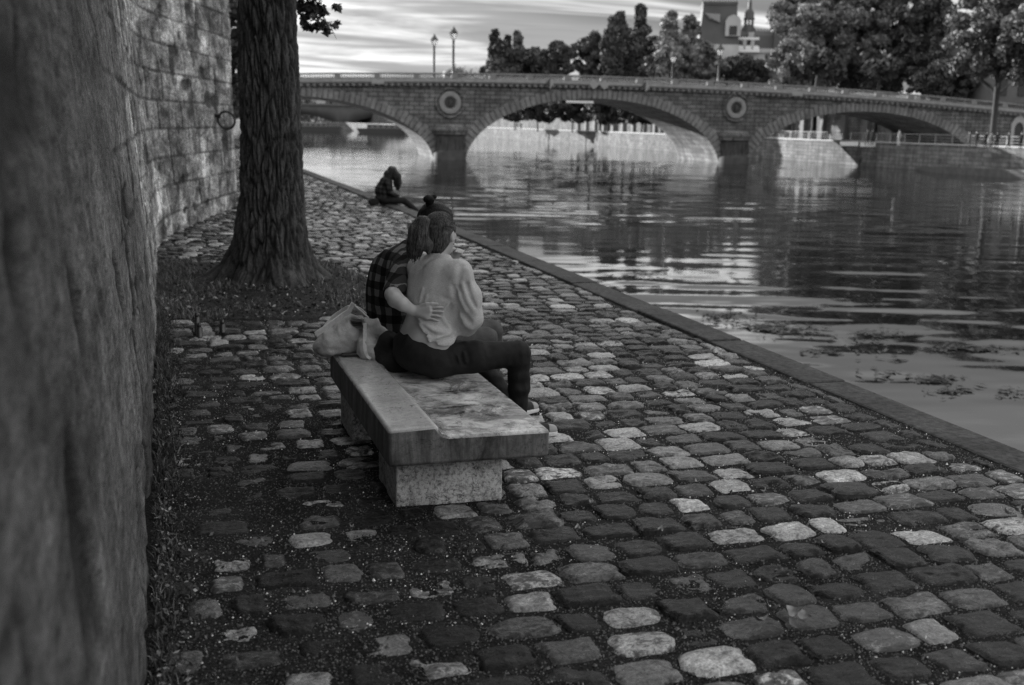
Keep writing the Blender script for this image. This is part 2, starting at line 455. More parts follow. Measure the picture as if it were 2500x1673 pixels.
bp = t.bump(t.math('ADD', t.math('MULTIPLY', blot, 1.0), t.math('MULTIPLY', fineg, .16)), .75, .016)
M_SETT = t.done(t.range(blot, .3, .7, .44, .20), .42, bp); t.val(t.range(tone, .03, .30, .20, .85), t.b.inputs['Specular IOR Level'])
tag(link_mesh('pavement', me, M_SETT), kind='structure')

# fine gravel caught in the joints
n = 120000
px = RNG.uniform(-.1, 4.04, n); py = 2.3+RNG.random(n)**1.6*8.5; sz = RNG.uniform(.0014, .0052, n)*np.where(RNG.random(n) < .03, 1.9, 1)
oct_ = np.array([(1,0,0),(-1,0,0),(0,1,0),(0,-1,0),(0,0,1),(0,0,-1)], float); of = np.array([(0,2,4),(2,1,4),(1,3,4),(3,0,4),(2,0,5),(1,2,5),(3,1,5),(0,3,5)])
oct_ = np.array([(1,.1,-.3),(-.6,.8,-.3),(-.5,-.9,-.3),(.1,.05,.9)], float); of = np.array([(0,1,3),(1,2,3),(2,0,3)])
pv = oct_[None]*sz[:, None, None]*RNG.uniform(.6, 1.3, (n, 4, 1))+np.stack([px, py, gheight(px, py)-.014+fbm(np.stack([px*9, py*9, px*0], -1), 3, 9)*.006+sz*.5], -1)[:, None]
me = np_mesh('gravel', pv.reshape(-1, 3), (of[None]+(np.arange(n)*4)[:, None, None]).reshape(-1, 3), dict(tone=np.repeat(np.where((RNG.random(n) < .06) & (fbm(np.stack([px*2.5, py*2.5, px*0], -1), 2, 55) > -.05), .8, RNG.uniform(.01, .14, n)), 4)), smooth=False)
t = NT('joint_gravel'); t.color(t.attr('tone')); mgr = t.done(.5, .5)
tag(link_mesh('gravel', me, mgr), kind='stuff')

# kerb of long stones and the river face of the quay
t = NT('kerb_granite'); v = t.coord('Object')
a = t.noise(v, 22, 6, .7); b = t.noise(v, 2.2, 5, .6); c = t.noise(v, 150, 3, .6)
t.color(t.math('MULTIPLY', t.math('MULTIPLY', t.range(b, .3, .7, .032, .085), t.range(a, .35, .6, .35, 1.25)), t.range(c, .3, .7, .75, 1.25)))
M_KERB = t.done(.7, .15, t.bump(a, .35, .012))
mb = MB(); y = -4.0
while y < 96:
    l = random.uniform(1.35, 2.1); dz = random.uniform(-.008, .006)
    e0, e1 = random.uniform(-.010, .010), random.uniform(-.012, .010); a0, a1 = kout(y)-.30+e0, kout(y+l)-.30+e0; b0, b1 = kout(y)+e1, kout(y+l)+e1; ya, yb = y+.011, y+l-.011
    mb.add([(a0,ya,-.34),(b0,ya,-.34),(b1,yb,-.34),(a1,yb,-.34),(a0,ya,.012+dz),(b0,ya,.012+dz),(b1,yb,.012+dz),(a1,yb,.012+dz)], [(0,3,2,1),(4,5,6,7),(0,1,5,4),(1,2,6,5),(2,3,7,6),(3,0,4,7)]); y += l
o = mb.build('kerb', M_KERB, bevel=.018); tag(o, kind='structure')
# river wall under the kerb (courses of stone)
mb = MB()
for k in range(8):
    y = -4.0+random.uniform(-1, 0)
    while y < 96:
        l = random.uniform(.9, 1.5); mb.box(3.6, 4.27+random.uniform(0, .015), y+.006, y+l-.006, -.345-.42*(k+1)+.006, -.345-.42*k); y += l
mb.box(-6, 3.6, -4, 96, -4, -.25)
o = mb.build('embankment_wall', simple('wet_quay_stone', .10, .7, .5, 4, .5, 9), None)
tag(o, 'stone river face of the near quay dropping to the water below the kerb', 'wall')

# ================================================================== retaining wall with a batter, bending to the right
ctrl = [(-.10, -2.5), (-.10, 13.2), (-.10, 14.6), (-.02, 15.9), (.18, 17.2), (1.36, 22.0)]
pts = []
# smooth the bend
cp = np.array(ctrl); d_ = np.concatenate([[0], np.cumsum(np.linalg.norm(np.diff(cp, axis=0), axis=1))])
SL = d_[-1]
s_near = np.arange(2.0, 11.5, .018); s_far = np.arange(11.5, SL+.001, .03)
ss = np.concatenate([[0, 1], s_near, s_far, [SL]])
wx = np.interp(ss, d_, cp[:, 0]); wy = np.interp(ss, d_, cp[:, 1])
k_ = np.ones(41)/41
xs_ = np.interp(np.linspace(0, SL, 900), d_, cp[:, 0]); ys_ = np.interp(np.linspace(0, SL, 900), d_, cp[:, 1])
xs2 = np.convolve(np.pad(xs_, 20, 'edge'), k_, 'valid'); wx = np.interp(ss, np.linspace(0, SL, 900), xs2)
tx = np.gradient(wx, ss+np.arange(len(ss))*1e-9); ty = np.gradient(wy, ss+np.arange(len(ss))*1e-9); tl = np.hypot(tx, ty); nxn, nyn = ty/tl, -tx/tl
zs = np.concatenate([np.arange(-.1, 4.6, .02), np.linspace(4.7, 7.0, 24)])
S2, Z2 = np.meshgrid(ss, zs, indexing='ij')
crs = .40; row = np.floor((Z2+.13)/crs).astype(int)
blk = S2/(.62+.13*(row % 3))+.37*row+.15*np.sin(row*2.3)
fz = np.abs(((Z2+.13)/crs) % 1-.5); fx = np.abs(blk % 1-.5)
jz = np.clip((fz-.455)/.045, 0, 1); jx = np.clip((fx-.468)/.032, 0, 1); joint = np.maximum(jz, jx)
bid = np.stack([np.floor(blk), row*1.0, row*0.0], -1)
brnd = _h(bid[..., 0].astype(np.int64), bid[..., 1].astype(np.int64), bid[..., 2].astype(np.int64), 77)
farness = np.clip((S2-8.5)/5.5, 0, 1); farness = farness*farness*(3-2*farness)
p = np.stack([S2, S2*0, Z2], -1)
plas = 1-farness*.88
wear = np.clip(fbm(p*V(.9, 1, .9), 3, 61)*2.2+.35, 0, 1)
cover = np.clip((fbm(p*V(.55, 1, .8), 3, 66)-.10)*5, 0, 1)*plas*.85+plas*.05          # plaster over the joints
hgt = fbm(p*V(1.3, 1, 1.3), 4, 62)*.016+fbm(p*V(3.0, 1, 8), 4, 63)*(.012-.006*plas)+fbm(p*V(9, 1, 22), 3, 68)*.006
hgt += (brnd-.5)*.018*(1-cover)-joint*.022*(1-cover)*(.4+.6*wear)
pit = np.clip(vnoise(p*V(3.2, 1, 4.2), 64)-.40, 0, 1)*np.clip(vnoise(p*V(1.2, 1, .9), 65)+.3, 0, 1); hgt -= pit*.10
scar = np.clip(.06-np.abs(fbm(p*V(.8, 1, .45)+3.3, 3, 69)), 0, .06)/.06; hgt -= scar*.007
hgt -= np.clip(.25-Z2, 0, .25)*(.12*np.abs(vnoise(p*V(5, 1, 5), 67)))
bat = -(.085-.073*np.clip((S2-18.5)/6.5, 0, 1))*Z2
WX = wx[:, None]+nxn[:, None]*(hgt+bat); WY = wy[:, None]+nyn[:, None]*(hgt+bat)
patchy = _h(bid[..., 0].astype(np.int64), bid[..., 1].astype(np.int64)*3, bid[..., 2].astype(np.int64)+5, 91)
tone_ = .5+(patchy-.5)*.42*(1-cover)*farness-joint*.75*(1-cover)-pit*2.4-scar*.16
# close the end and the top
nu, nv = S2.shape
vts = np.stack([WX, WY, Z2], -1).reshape(-1, 3); fcs = grid_faces(nu, nv)
at = dict(tone=tone_.ravel(), far=farness.ravel(), course=((Z2+.13)/crs).ravel())
end0 = (nu-1)*nv
back = vts[end0:end0+nv]+V(-3.0, .75, 0); bi = len(vts); vts = np.concatenate([vts, back])
ef = np.stack([end0+np.arange(nv-1), bi+np.arange(nv-1), bi+np.arange(1, nv), end0+np.arange(1, nv)], 1)
top = vts[np.arange(nu)*nv+nv-1]+V(-2.5, 0, 0); ti = len(vts); vts = np.concatenate([vts, top])
tf = np.stack([np.arange(nu-1)*nv+nv-1, (np.arange(nu-1)+1)*nv+nv-1, ti+np.arange(1, nu), ti+np.arange(nu-1)], 1)
ex_ = len(vts)-nu*nv
at = {k: np.concatenate([q, np.full(ex_, q.mean())]) for k, q in at.items()}
me = np_mesh('quay_wall', vts, [np.concatenate([fcs, ef, tf])[:, ::-1]], at)
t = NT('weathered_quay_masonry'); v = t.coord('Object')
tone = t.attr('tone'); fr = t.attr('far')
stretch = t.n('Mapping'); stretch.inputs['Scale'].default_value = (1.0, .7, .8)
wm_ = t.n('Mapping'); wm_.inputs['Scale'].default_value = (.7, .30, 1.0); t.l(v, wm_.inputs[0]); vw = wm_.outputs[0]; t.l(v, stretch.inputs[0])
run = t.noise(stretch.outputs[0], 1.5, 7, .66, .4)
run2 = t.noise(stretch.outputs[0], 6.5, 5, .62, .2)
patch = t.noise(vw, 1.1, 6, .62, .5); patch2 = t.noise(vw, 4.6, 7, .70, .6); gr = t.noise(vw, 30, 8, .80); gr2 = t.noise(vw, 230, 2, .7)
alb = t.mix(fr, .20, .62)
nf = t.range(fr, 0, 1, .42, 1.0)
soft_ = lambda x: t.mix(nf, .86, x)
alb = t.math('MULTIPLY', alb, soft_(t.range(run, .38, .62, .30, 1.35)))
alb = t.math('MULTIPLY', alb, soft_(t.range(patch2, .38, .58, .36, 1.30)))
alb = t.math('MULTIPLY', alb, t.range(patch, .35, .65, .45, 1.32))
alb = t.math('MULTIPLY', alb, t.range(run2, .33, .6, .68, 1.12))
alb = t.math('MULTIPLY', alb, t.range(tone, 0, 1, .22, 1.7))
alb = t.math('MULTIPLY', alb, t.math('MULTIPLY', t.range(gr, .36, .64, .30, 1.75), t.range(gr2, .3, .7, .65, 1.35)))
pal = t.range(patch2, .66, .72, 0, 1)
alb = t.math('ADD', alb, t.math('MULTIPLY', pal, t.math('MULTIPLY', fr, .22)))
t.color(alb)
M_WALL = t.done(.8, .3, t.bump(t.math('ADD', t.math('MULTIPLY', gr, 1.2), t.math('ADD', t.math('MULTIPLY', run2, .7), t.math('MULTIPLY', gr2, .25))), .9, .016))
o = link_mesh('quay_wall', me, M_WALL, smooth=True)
tag(o, 'tall leaning quay wall of stained stone beside the paving, its iron ring near the tree', 'wall')

# mooring ring
RP = atY(553, 294, 20.3); wn = V(.97, -.245, -.08); wn /= np.linalg.norm(wn); RT = V(.245, .97, 0)
M_IRON = simple('rusty_iron', .035, .5, .6, 20, .4, 60, .4, .3)
mr = empty('mooring_ring', RP, 0, 'dark iron ring hanging on the stone wall left of the tree trunk', 'mooring ring')
mb = MB(); n = 40; R_ = .145
mb.tube([wn*R_*cos(2*pi*k/n)+RT*.02*sin(2*pi*k/n)+V(0,0,1)*R_*sin(2*pi*k/n) for k in range(n+1)], .019, 8, cap=False)
mb.build('ring', M_IRON, mr, True)
mb = MB(); mb.tube([wn*-.32+V(0,0,.06), wn*-.16+V(0,0,.06), wn*-.10+V(0,0,.055)], [.03, .028, .036], 8)
mb.build('eye_bolt', M_IRON, mr, True)

# ================================================================== grass patch round the tree, weeds at the wall foot
def blades(pos, hts, wid, seed, lean=.5):
    rng = np.random.default_rng(seed); n = len(pos)
    a = rng.uniform(0, 2*pi, n); dx, dy = np.cos(a), np.sin(a); ln = rng.uniform(.1, 1, n)*lean*hts
    la = rng.uniform(0, 2*pi, n); lx, ly = np.cos(la)*ln, np.sin(la)*ln
    P = pos; w = wid
    v = np.empty((n, 5, 3))
    v[:, 0] = P+np.stack([dx*w, dy*w, 0*w], -1); v[:, 1] = P-np.stack([dx*w, dy*w, 0*w], -1)
    m = P+np.stack([lx*.35, ly*.35, hts*.6], -1)
    v[:, 2] = m-np.stack([dx*w*.7, dy*w*.7, 0*w], -1); v[:, 3] = m+np.stack([dx*w*.7, dy*w*.7, 0*w], -1)
    v[:, 4] = P+np.stack([lx, ly, hts*rng.uniform(.75, 1, n)], -1)
    b = np.arange(n)[:, None]*5
    return v.reshape(-1, 3), b+np.array([[0, 1, 2, 3]]), b+np.array([[3, 2, 4]])
def soil_z(x, y):
    e = np.clip((y-9.3)/.5, 0, 1)*np.clip((2.1-x)/.4, 0, 1)
    r = np.hypot(x-1.0, y-11.3)
    return e*(.018+.05*np.exp(-(r/1.0)**2))+.012*fbm(np.stack([x*4, y*4, x*0], -1), 3, 71)-.006
xs = np.linspace(-.3, 2.5, 90); ys = np.linspace(9.0, 14.6, 150); X, Y = np.meshgrid(xs, ys, indexing='ij')
ins = in_grass(X, Y); zs_ = np.where(ins, soil_z(X, Y), -.06)
t = NT('earth'); v = t.coord('Object'); a = t.noise(v, 14, 6, .7); b = t.noise(v, 70, 4, .7)
t.color(t.math('MULTIPLY', t.range(a, .3, .7, .018, .06), t.range(b, .3, .7, .5, 1.5))); msoil = t.done(.9, .2, t.bump(b, .7, .02))
tag(link_mesh('soil', np_mesh('soil', np.stack([X, Y, zs_], -1).reshape(-1, 3), grid_faces(90, 150)), msoil), kind='structure')
n = 26000; gx = RNG.uniform(-.1, 2.4, n); gy = RNG.uniform(9.2, 14.3, n)
k = in_grass(gx, gy) & (np.hypot(gx-1, gy-11.3) > .45); dens = fbm(np.stack([gx*2.6, gy*2.6, gx*0], -1), 3, 73) > .14+RNG.normal(0, .10, n)-.3*(gx < .25)
k &= dens; gx, gy = gx[k], gy[k]; n = len(gx)
hts = RNG.uniform(.015, .075, n)*(1+.6*fbm(np.stack([gx*1.5, gy*1.5, gx*0], -1), 2, 75))*np.where(gx < .35, 1.5, 1)
bv, b4, b3 = blades(np.stack([gx, gy, soil_z(gx, gy)], -1), hts, np.full(n, .0028)*RNG.uniform(.7, 1.5, n), 5, 1.1)
gt = np.repeat(RNG.uniform(.07, .24, n)*np.where(RNG.random(n) < .2, 2.2, 1), 5)
me = np_mesh('grass', bv, [b4, b3], dict(tone=gt), smooth=False)
t = NT('dry_grass'); t.color(t.math('MULTIPLY', t.attr('tone'), .8)); M_GRASS = t.done(.6, .3)
tag(link_mesh('grass', me, M_GRASS), kind='stuff')
def litter(pos, size, seed, tone, up=.5):
    rng = np.random.default_rng(seed); n = len(pos)
    a = rng.uniform(0, 2*pi, n); u = np.stack([np.cos(a), np.sin(a), rng.normal(0, up*.6, n)], -1); u /= np.linalg.norm(u, axis=1)[:, None]
    q = rng.normal(0, 1, (n, 3)); q[:, 2] *= up; w_ = np.cross(u, np.cross(u, V(0,0,1)+q*.5)); w_ = np.cross(u, V(0,0,1)+q*up); w_ /= np.linalg.norm(w_, axis=1)[:, None]
    nm = np.cross(u, w_); s = size[:, None]
    v = np.stack([pos-u*s, pos+w_*s*.55+nm*s*.15, pos+u*s*1.1+nm*s*.1, pos-w_*s*.55+nm*s*.2], 1)
    return np_mesh('litter', v.reshape(-1, 3), np.arange(n*4).reshape(-1, 4), dict(tone=np.repeat(tone, 4)), smooth=False)
n = 3600; gx = RNG.uniform(-.05, 2.3, n); gy = 9.35+RNG.random(n)**1.7*4.5; k = in_grass(gx, gy); gx, gy = gx[k], gy[k]; n = len(gx)
me = litter(np.stack([gx, gy, soil_z(gx, gy)+RNG.uniform(.01, .04, n)], -1), RNG.uniform(.008, .024, n), 9, np.where(RNG.random(n) < .12, RNG.uniform(.3, .7, n), RNG.uniform(.02, .14, n)), .8)
tag(link_mesh('leaf_litter', me, M_GRASS), kind='stuff')
# weeds and rubbish along the foot of the wall
n = 7000; gy = RNG.uniform(2.2, 9.6, n); gx = -.085+np.abs(RNG.normal(0, .055, n))*(.5+.9*np.clip(fbm(np.stack([gy*1.4, gy*0, gy*0], -1), 3, 81)+.5, 0, 1.2))
hts = RNG.uniform(.015, .085, n)*(1.15-np.clip((gx+.08)/.25, 0, .8))*(.5+np.clip(fbm(np.stack([gy*1.1, gy*0+5, gy*0], -1), 3, 83)+.5, 0, 1))
bv, b4, b3 = blades(np.stack([gx, gy, gx*0-.015], -1), hts, RNG.uniform(.0012, .0042, n), 6, .9)
me = np_mesh('weeds', bv, [b4, b3], dict(tone=np.repeat(np.where(RNG.random(n) < .1, .32, RNG.uniform(.03, .14, n)), 5)), smooth=False)
tag(link_mesh('weeds', me, M_GRASS), kind='stuff')
n = 2600; gy = RNG.uniform(2.2, 9.5, n); gx = -.08+np.abs(RNG.normal(0, .07, n))
me = litter(np.stack([gx, gy, RNG.uniform(-.012, .03, n)], -1), RNG.uniform(.004, .013, n), 10, np.where(RNG.random(n) < .14, RNG.uniform(.3, .6, n), RNG.uniform(.03, .15, n)), .9)
tag(link_mesh('debris', me, M_GRASS), kind='stuff')

# unseen set-back stretch of wall behind the corner, added to block the sun
mb = MB(); mb.add([(.2, 22.9, -.2), (.9, 22.9, -.2), (4.2, 92, -.2), (-3, 92, -.2), (.0, 22.9, 6.6), (.7, 22.9, 6.6), (4.0, 92, 6.6), (-3, 92, 6.6)], [(0,3,2,1), (4,5,6,7), (0,1,5,4), (1,2,6,5), (2,3,7,6), (3,0,4,7)])
tag(mb.build('quay_wall', simple('added_wall_stone', .2, .8, .4, 2), None), 'unseen set-back stretch of stone quay wall behind the corner and the big trunk, added to block the sun', 'wall')

# weed mats floating near the quay
wp = []; rng = np.random.default_rng(17)
for cx_, cy_, rx_, ry_, nn in ((1880, 800, 120, 22, 420), (1770, 770, 60, 12, 120), (2130, 815, 90, 16, 160), (2230, 895, 100, 26, 330), (2380, 853, 110, 11, 260), (2290, 925, 60, 10, 110), (2380, 955, 100, 12, 170), (1560, 668, 90, 12, 120), (2040, 858, 80, 8, 90)):
    a_ = rng.normal(0, .5, (nn, 2))
    for u_, v_ in a_:
        q = atz(cx_+u_*rx_, cy_+v_*ry_, -2.97); wp.append(q)
wp = np.array(wp); wp = wp[fbm(wp*V(1.6, 1.6, 0), 3, 19) > -.12]; n = len(wp)
a_ = rng.uniform(0, pi, n); L_ = rng.uniform(.03, .16, n); u_ = np.stack([np.cos(a_), np.sin(a_), a_*0], -1)*L_[:, None]; w_ = np.stack([-np.sin(a_), np.cos(a_), a_*0], -1)*(L_*.28)[:, None]
up_ = V(0, 0, 1)*rng.uniform(.002, .018, n)[:, None]
me = np_mesh('floating_weed', np.stack([wp-u_, wp+w_+up_, wp+u_, wp-w_+up_*.6], 1).reshape(-1, 3), np.arange(n*4).reshape(-1, 4), dict(tone=np.repeat(rng.uniform(.015, .05, n), 4)), smooth=False)
tag(link_mesh('floating_weed', me, M_GRASS), kind='stuff')
# ================================================================== the three-arched bridge; local frame: x along the bridge, y away from the camera
BU = atan2(-.098638, .99512)
BR = empty('bridge', (35.158, 140.773, 0), BU, 'three-arched stone road bridge with round medallions over its piers', 'bridge')
Bu = V(cos(BU), sin(BU), 0); Bv = V(-sin(BU), cos(BU), 0); BO = V(35.158, 140.773, 0)
def bw_(u, v, z): return BO+Bu*u+Bv*v+V(0, 0, z)
def stone(name, base, bw=1.1, bh=.42, joint=.55, var=.35, lo=.45):
    t = NT(name); c = t.n('TexCoord'); s = t.n('SeparateXYZ'); t.l(c.outputs['Object'], s.inputs[0])
    cb = t.n('CombineXYZ'); t.l(t.math('ADD', s.outputs[0], s.outputs[1]), cb.inputs[0]); t.l(s.outputs[2], cb.inputs[1])
    b = t.n('TexBrick'); b.inputs['Scale'].default_value = 1; b.inputs['Brick Width'].default_value = bw; b.inputs['Row Height'].default_value = bh
    b.inputs['Mortar Size'].default_value = .045*bh/.42; b.inputs['Mortar Smooth'].default_value = .3
    b.inputs['Color1'].default_value = (1-var,)*3+(1,); b.inputs['Color2'].default_value = (1+var,)*3+(1,); b.inputs['Mortar'].default_value = (joint,)*3+(1,); t.l(cb.outputs[0], b.inputs['Vector'])
    v = t.coord('Object'); a = t.noise(v, .35, 6, .65); k = t.noise(v, 3, 6, .65); q = t.coord('Object', (1.2, 1.2, .12)); rn = t.noise(q, 1, 5, .6)
    sep = t.n('RGBToBW'); t.l(b.outputs['Color'], sep.inputs[0])
    x = t.math('MULTIPLY', sep.outputs[0], t.range(a, .3, .7, base*.7, base*1.25))
    x = t.math('MULTIPLY', x, t.math('MULTIPLY', t.range(k, .3, .7, .72, 1.25), t.range(rn, .38, .6, lo, 1.1)))
    t.color(x)
    return t.done(.85, .25, t.bump(t.math('SUBTRACT', t.math('MULTIPLY', k, .6), b.outputs['Fac']), .6, .05))
M_BR = stone('bridge_ashlar', .165, 1.3, .52, .30, .3, .72)
M_RING = stone('arch_stone', .22, 40, 40, 1, .1, .8)
M_SOF = stone('vault_stone', .22, 1.6, .6, .6, .3, .6)
M_PAR = simple('parapet_stone', .22, .8, .25, 1.5, .3, 8)
M_PIER = simple('dark_pier_stone', .055, .8, .5, 1.2, .5, 5)
def deck(u): return 8.0-.8*((np.asarray(u, float)-19.36)/38.7)**2
BW = 15.2
ARCH = [(-19.36, 17.3, 4.40), (19.36, 17.3, 5.11), (58.08, 17.3, 4.36)]
SPR = -3.6
def intr(k, u):
    c, a, zc = ARCH[k]; return SPR+(zc-SPR)*np.sqrt(np.clip(1-((np.asarray(u, float)-c)/a)**2, 0, 1))
UE0, UE1 = -44.0, 98.0
# spandrel wall front and back: columns from the soffit to under the cornice
def spandrel(v, flip):
    mb_v = []; mb_f = []
    us = sorted(set(np.round(np.concatenate([np.linspace(UE0, UE1, 240)]+[c+a*np.sin(np.linspace(-pi/2, pi/2, 70)) for c, a, _ in ARCH]), 4)))
    for u in us:
        lo = -4.0
        for k, (c, a, zc) in enumerate(ARCH):
            if abs(u-c) <= a+1e-6: lo = float(intr(k, u))+.3
        hi = float(deck(u))-1.64
        for j in range(7): mb_v.append((u, v, lo+(hi-lo)*j/6))
    f = grid_faces(len(us), 7)
    return mb_v, f if not flip else f[:, ::-1]
for v, flip in ((0.0, False), (BW, True)):
    vv, ff = spandrel(v, flip)
    link_mesh('spandrel_wall', np_mesh('spandrel_wall', vv, ff, smooth=False), M_BR, BR)
# vaults and voussoir rings
for k, (c, a, zc) in enumerate(ARCH):
    th = np.linspace(0, pi, 90); uu = c-a*np.cos(th); zz_ = SPR+(zc-SPR)*np.sin(th)
    vs = np.linspace(.05, BW-.05, 12)
    P = np.stack([np.repeat(uu[:, None], 12, 1), np.repeat(vs[None], 90, 0), np.repeat(zz_[:, None], 12, 1)], -1).reshape(-1, 3)
    link_mesh('vault', np_mesh('vault', P, grid_faces(90, 12)), M_SOF, BR)
    nvs = 62
    # equal arc length stones
    tt = np.linspace(0, pi, 1200); ux = c-a*np.cos(tt); uz = SPR+(zc-SPR)*np.sin(tt); L_ = np.concatenate([[0], np.cumsum(np.hypot(np.diff(ux), np.diff(uz)))])
    def at_s(s):
        q = np.interp(s, L_, tt); return q
    for v0, v1 in ((-.16, .3), (BW-.3, BW+.16)):
      mb = MB()
      for i in range(nvs):
        s0, s1 = L_[-1]*(i+.07)/nvs, L_[-1]*(i+.93)/nvs; thick = 1.28 if i % 2 else 1.08
        out = []
        for s in (s0, s1):
            q = at_s(s); p = V(c-a*cos(q), SPR+(zc-SPR)*sin(q)); n = V(-cos(q)/a, sin(q)/(zc-SPR)); n /= np.linalg.norm(n); th_ = thick+.55*(1-sin(q))
            out.append((p-n*.004, p+n*th_))
        (p0, q0), (p1, q1) = out
        if min(p0[1], p1[1]) < -3.4: continue
        mb.prism([tuple(p0), tuple(p1), tuple(q1), tuple(q0)], v0, v1)
      mb.build('arch_ring', M_RING, BR, bevel=.03, seg=1)
# cornice, corbels, parapet
def strip(name, z0, z1, v0, v1, mat, n=120):
    us = np.linspace(UE0, UE1, n); dv = deck(us)
    P = []
    for u, d in zip(us, dv): P += [(u, v0, d+z0), (u, v1, d+z0), (u, v1, d+z1), (u, v0, d+z1)]
    f = []
    for i in range(n-1):
        for j in range(4): f.append((i*4+j, i*4+(j+1) % 4, (i+1)*4+(j+1) % 4, (i+1)*4+j))
    f += [(3, 2, 1, 0), tuple((n-1)*4+j for j in range(4))]
    return link_mesh(name, np_mesh(name, P, np.array(f), smooth=False), mat, BR)
for s, vf in ((-1, 0.0), (1, BW)):
    A = lambda a, b: (vf-b, vf-a) if s < 0 else (vf+a, vf+b)
    strip('cornice', -1.32, -.82, *A(-.3, .55), M_PAR); 
    P = []; us = np.arange(UE0, UE1, .4); vi = A(-.3, .2); inner, lo_, hi_ = (vf-s*.3, vf+s*.20, vf+s*.50)
    for i, u in enumerate(us):
        d = float(deck(u)); vo = hi_ if i % 2 else lo_
        for uu in (u+.001, u+.399): P += [(uu, inner, d-1.64), (uu, vo, d-1.64), (uu, vo, d-1.322), (uu, inner, d-1.322)]
    f = [(i*4+j, i*4+(j+1) % 4, (i+1)*4+(j+1) % 4, (i+1)*4+j) for i in range(len(P)//4-1) for j in range(4)]
    link_mesh('corbel_course', np_mesh('corbel_course', P, np.array(f), smooth=False), M_PAR, BR)
    strip('parapet_base', -.818, -.66, *A(-.02, .38), M_PAR); strip('parapet_rail', -.20, 0, *A(-.04, .40), M_PAR)
strip('road_deck', -1.30, -.95, -.1, BW+.1, simple('asphalt', .05, .9))
# bays: pedestal + balusters
prof = [(.10, 0), (.10, .05), (.055, .09), (.105, .20), (.115, .25), (.07, .36), (.05, .41), (.09, .44), (.09, .48)]
bay = 4.9; first = True; bal_me = None
for s, vf in ((-1, 0.0), (1, BW)):
    nb = int((UE1-UE0)/bay)
    for b in range(nb):
        u0 = UE0+b*bay; d0 = float(deck(u0+bay/2))
        vm = vf-.18 if s < 0 else vf+.18
        if bal_me is None:
            mb = MB()
            for i in range(13): mb.lathe(prof, 7, ((-1.86+i*.31), 0, -.67))
            bal_me = mb.mesh('balusters'); bal_me.shade_smooth()
            bal_me.materials.append(M_PAR)
            mp_ = MB(); mp_.box(-.42, .42, -.215, .215, -.672, -.19); ped_me = mp_.mesh('pedestal'); ped_me.materials.append(M_PAR)
        slope = float((deck(u0+bay)-deck(u0))/bay)
        for nm, m_, uu_ in (('balusters', bal_me, u0+bay/2+.42), ('pedestal', ped_me, u0+.42)):
            o = bpy.data.objects.new(nm, m_); COL.objects.link(o); o.parent = BR
            o.location = (uu_, vm, float(deck(uu_))); o.rotation_euler = (0, -math.atan(slope), 0)
# piers with rounded cutwaters, caps, medallions
for pu in (0.0, 38.72):
    for s, vf in ((-1, 0.0), (1, BW)):
        a0, a1 = (pi, 2*pi) if s < 0 else (0, pi)
        mb = MB(); r = 1.93
        mb.lathe([(2.14, -5), (2.14, -2.15), (2.06, -2.02), (1.98, -1.96), (r, -1.9), (r*.985, .02)], 22, (pu, vf, 0), a0, a1)
        cwb = mb; mb = MB()
        mb.lathe([(r*.985, .02), (2.22, .14), (2.26, .42), (2.3, .5), (2.3, .92), (2.12, 1.0), (1.5, 1.28), (.7, 1.42), (0, 1.46)], 22, (pu, vf, 0), a0, a1)
        cw = cwb.build('cutwater', M_PIER, BR, True); mb.build('cap', M_BR, cw, True)
        mb = MB()       # carved relief on the cutwater
        for i in range(9):
            an = a0+(a1-a0)*(.12+.095*i); rr = r-.02
            mb.tube([V(pu+rr*cos(an), vf+rr*sin(an), -1.75), V(pu+(rr+.1)*cos(an), vf+(rr+.1)*sin(an), -1.0+.25*sin(i*2.1)), V(pu+rr*cos(an), vf+rr*sin(an), -.15)], [.10, .16, .07], 6)
        mb.build('carving', M_PIER, cw, True)
        # medallion
        y_ = vf+.0; zc = 4.1 if pu < 5 else 4.4
        def ring(r0, r1, d0, d1, nm, mat, seg=40):
            mb = MB(); n = seg; pr = [(r0, d0), (r0+.10, d1), ((r0+r1)/2, d1+.07), (r1-.10, d1), (r1, d0)]
            vs = []; fs = []
            for i in range(n):
                an = 2*pi*i/n
                for rr, dd in pr: vs.append((pu+rr*cos(an), y_+s*dd, zc+rr*sin(an)))
            m = len(pr)
            for i in range(n):
                for j in range(m-1): fs.append((i*m+j, ((i+1) % n)*m+j, ((i+1) % n)*m+j+1, i*m+j+1))
            mb.add(vs, fs); return mb.build(nm, mat, BR, True)
        ring(1.50, 2.02, -.05, .22, 'medallion_frame', M_BR)
        md = ring(.70, 1.48, -.05, .36, 'medallion', simple('medallion_stone', .24, .8, .2, 2))
        mb = MB(); mb.add([(pu, y_+s*.03, zc)]+[(pu+.78*cos(2*pi*i/28), y_+s*.03, zc+.78*sin(2*pi*i/28)) for i in range(28)], [(0, 1+i, 1+(i+1) % 28) for i in range(28)])
        mb.tube([V(pu, y_+s*.06, zc-.45), V(pu+.1, y_+s*.10, zc), V(pu, y_+s*.06, zc+.4)], [.2, .28, .12], 8)
        mb.build('medallion_boss', M_DARK, md, True)
# ------------------------------------------------------------------ signs and lamps fixed to the bridge

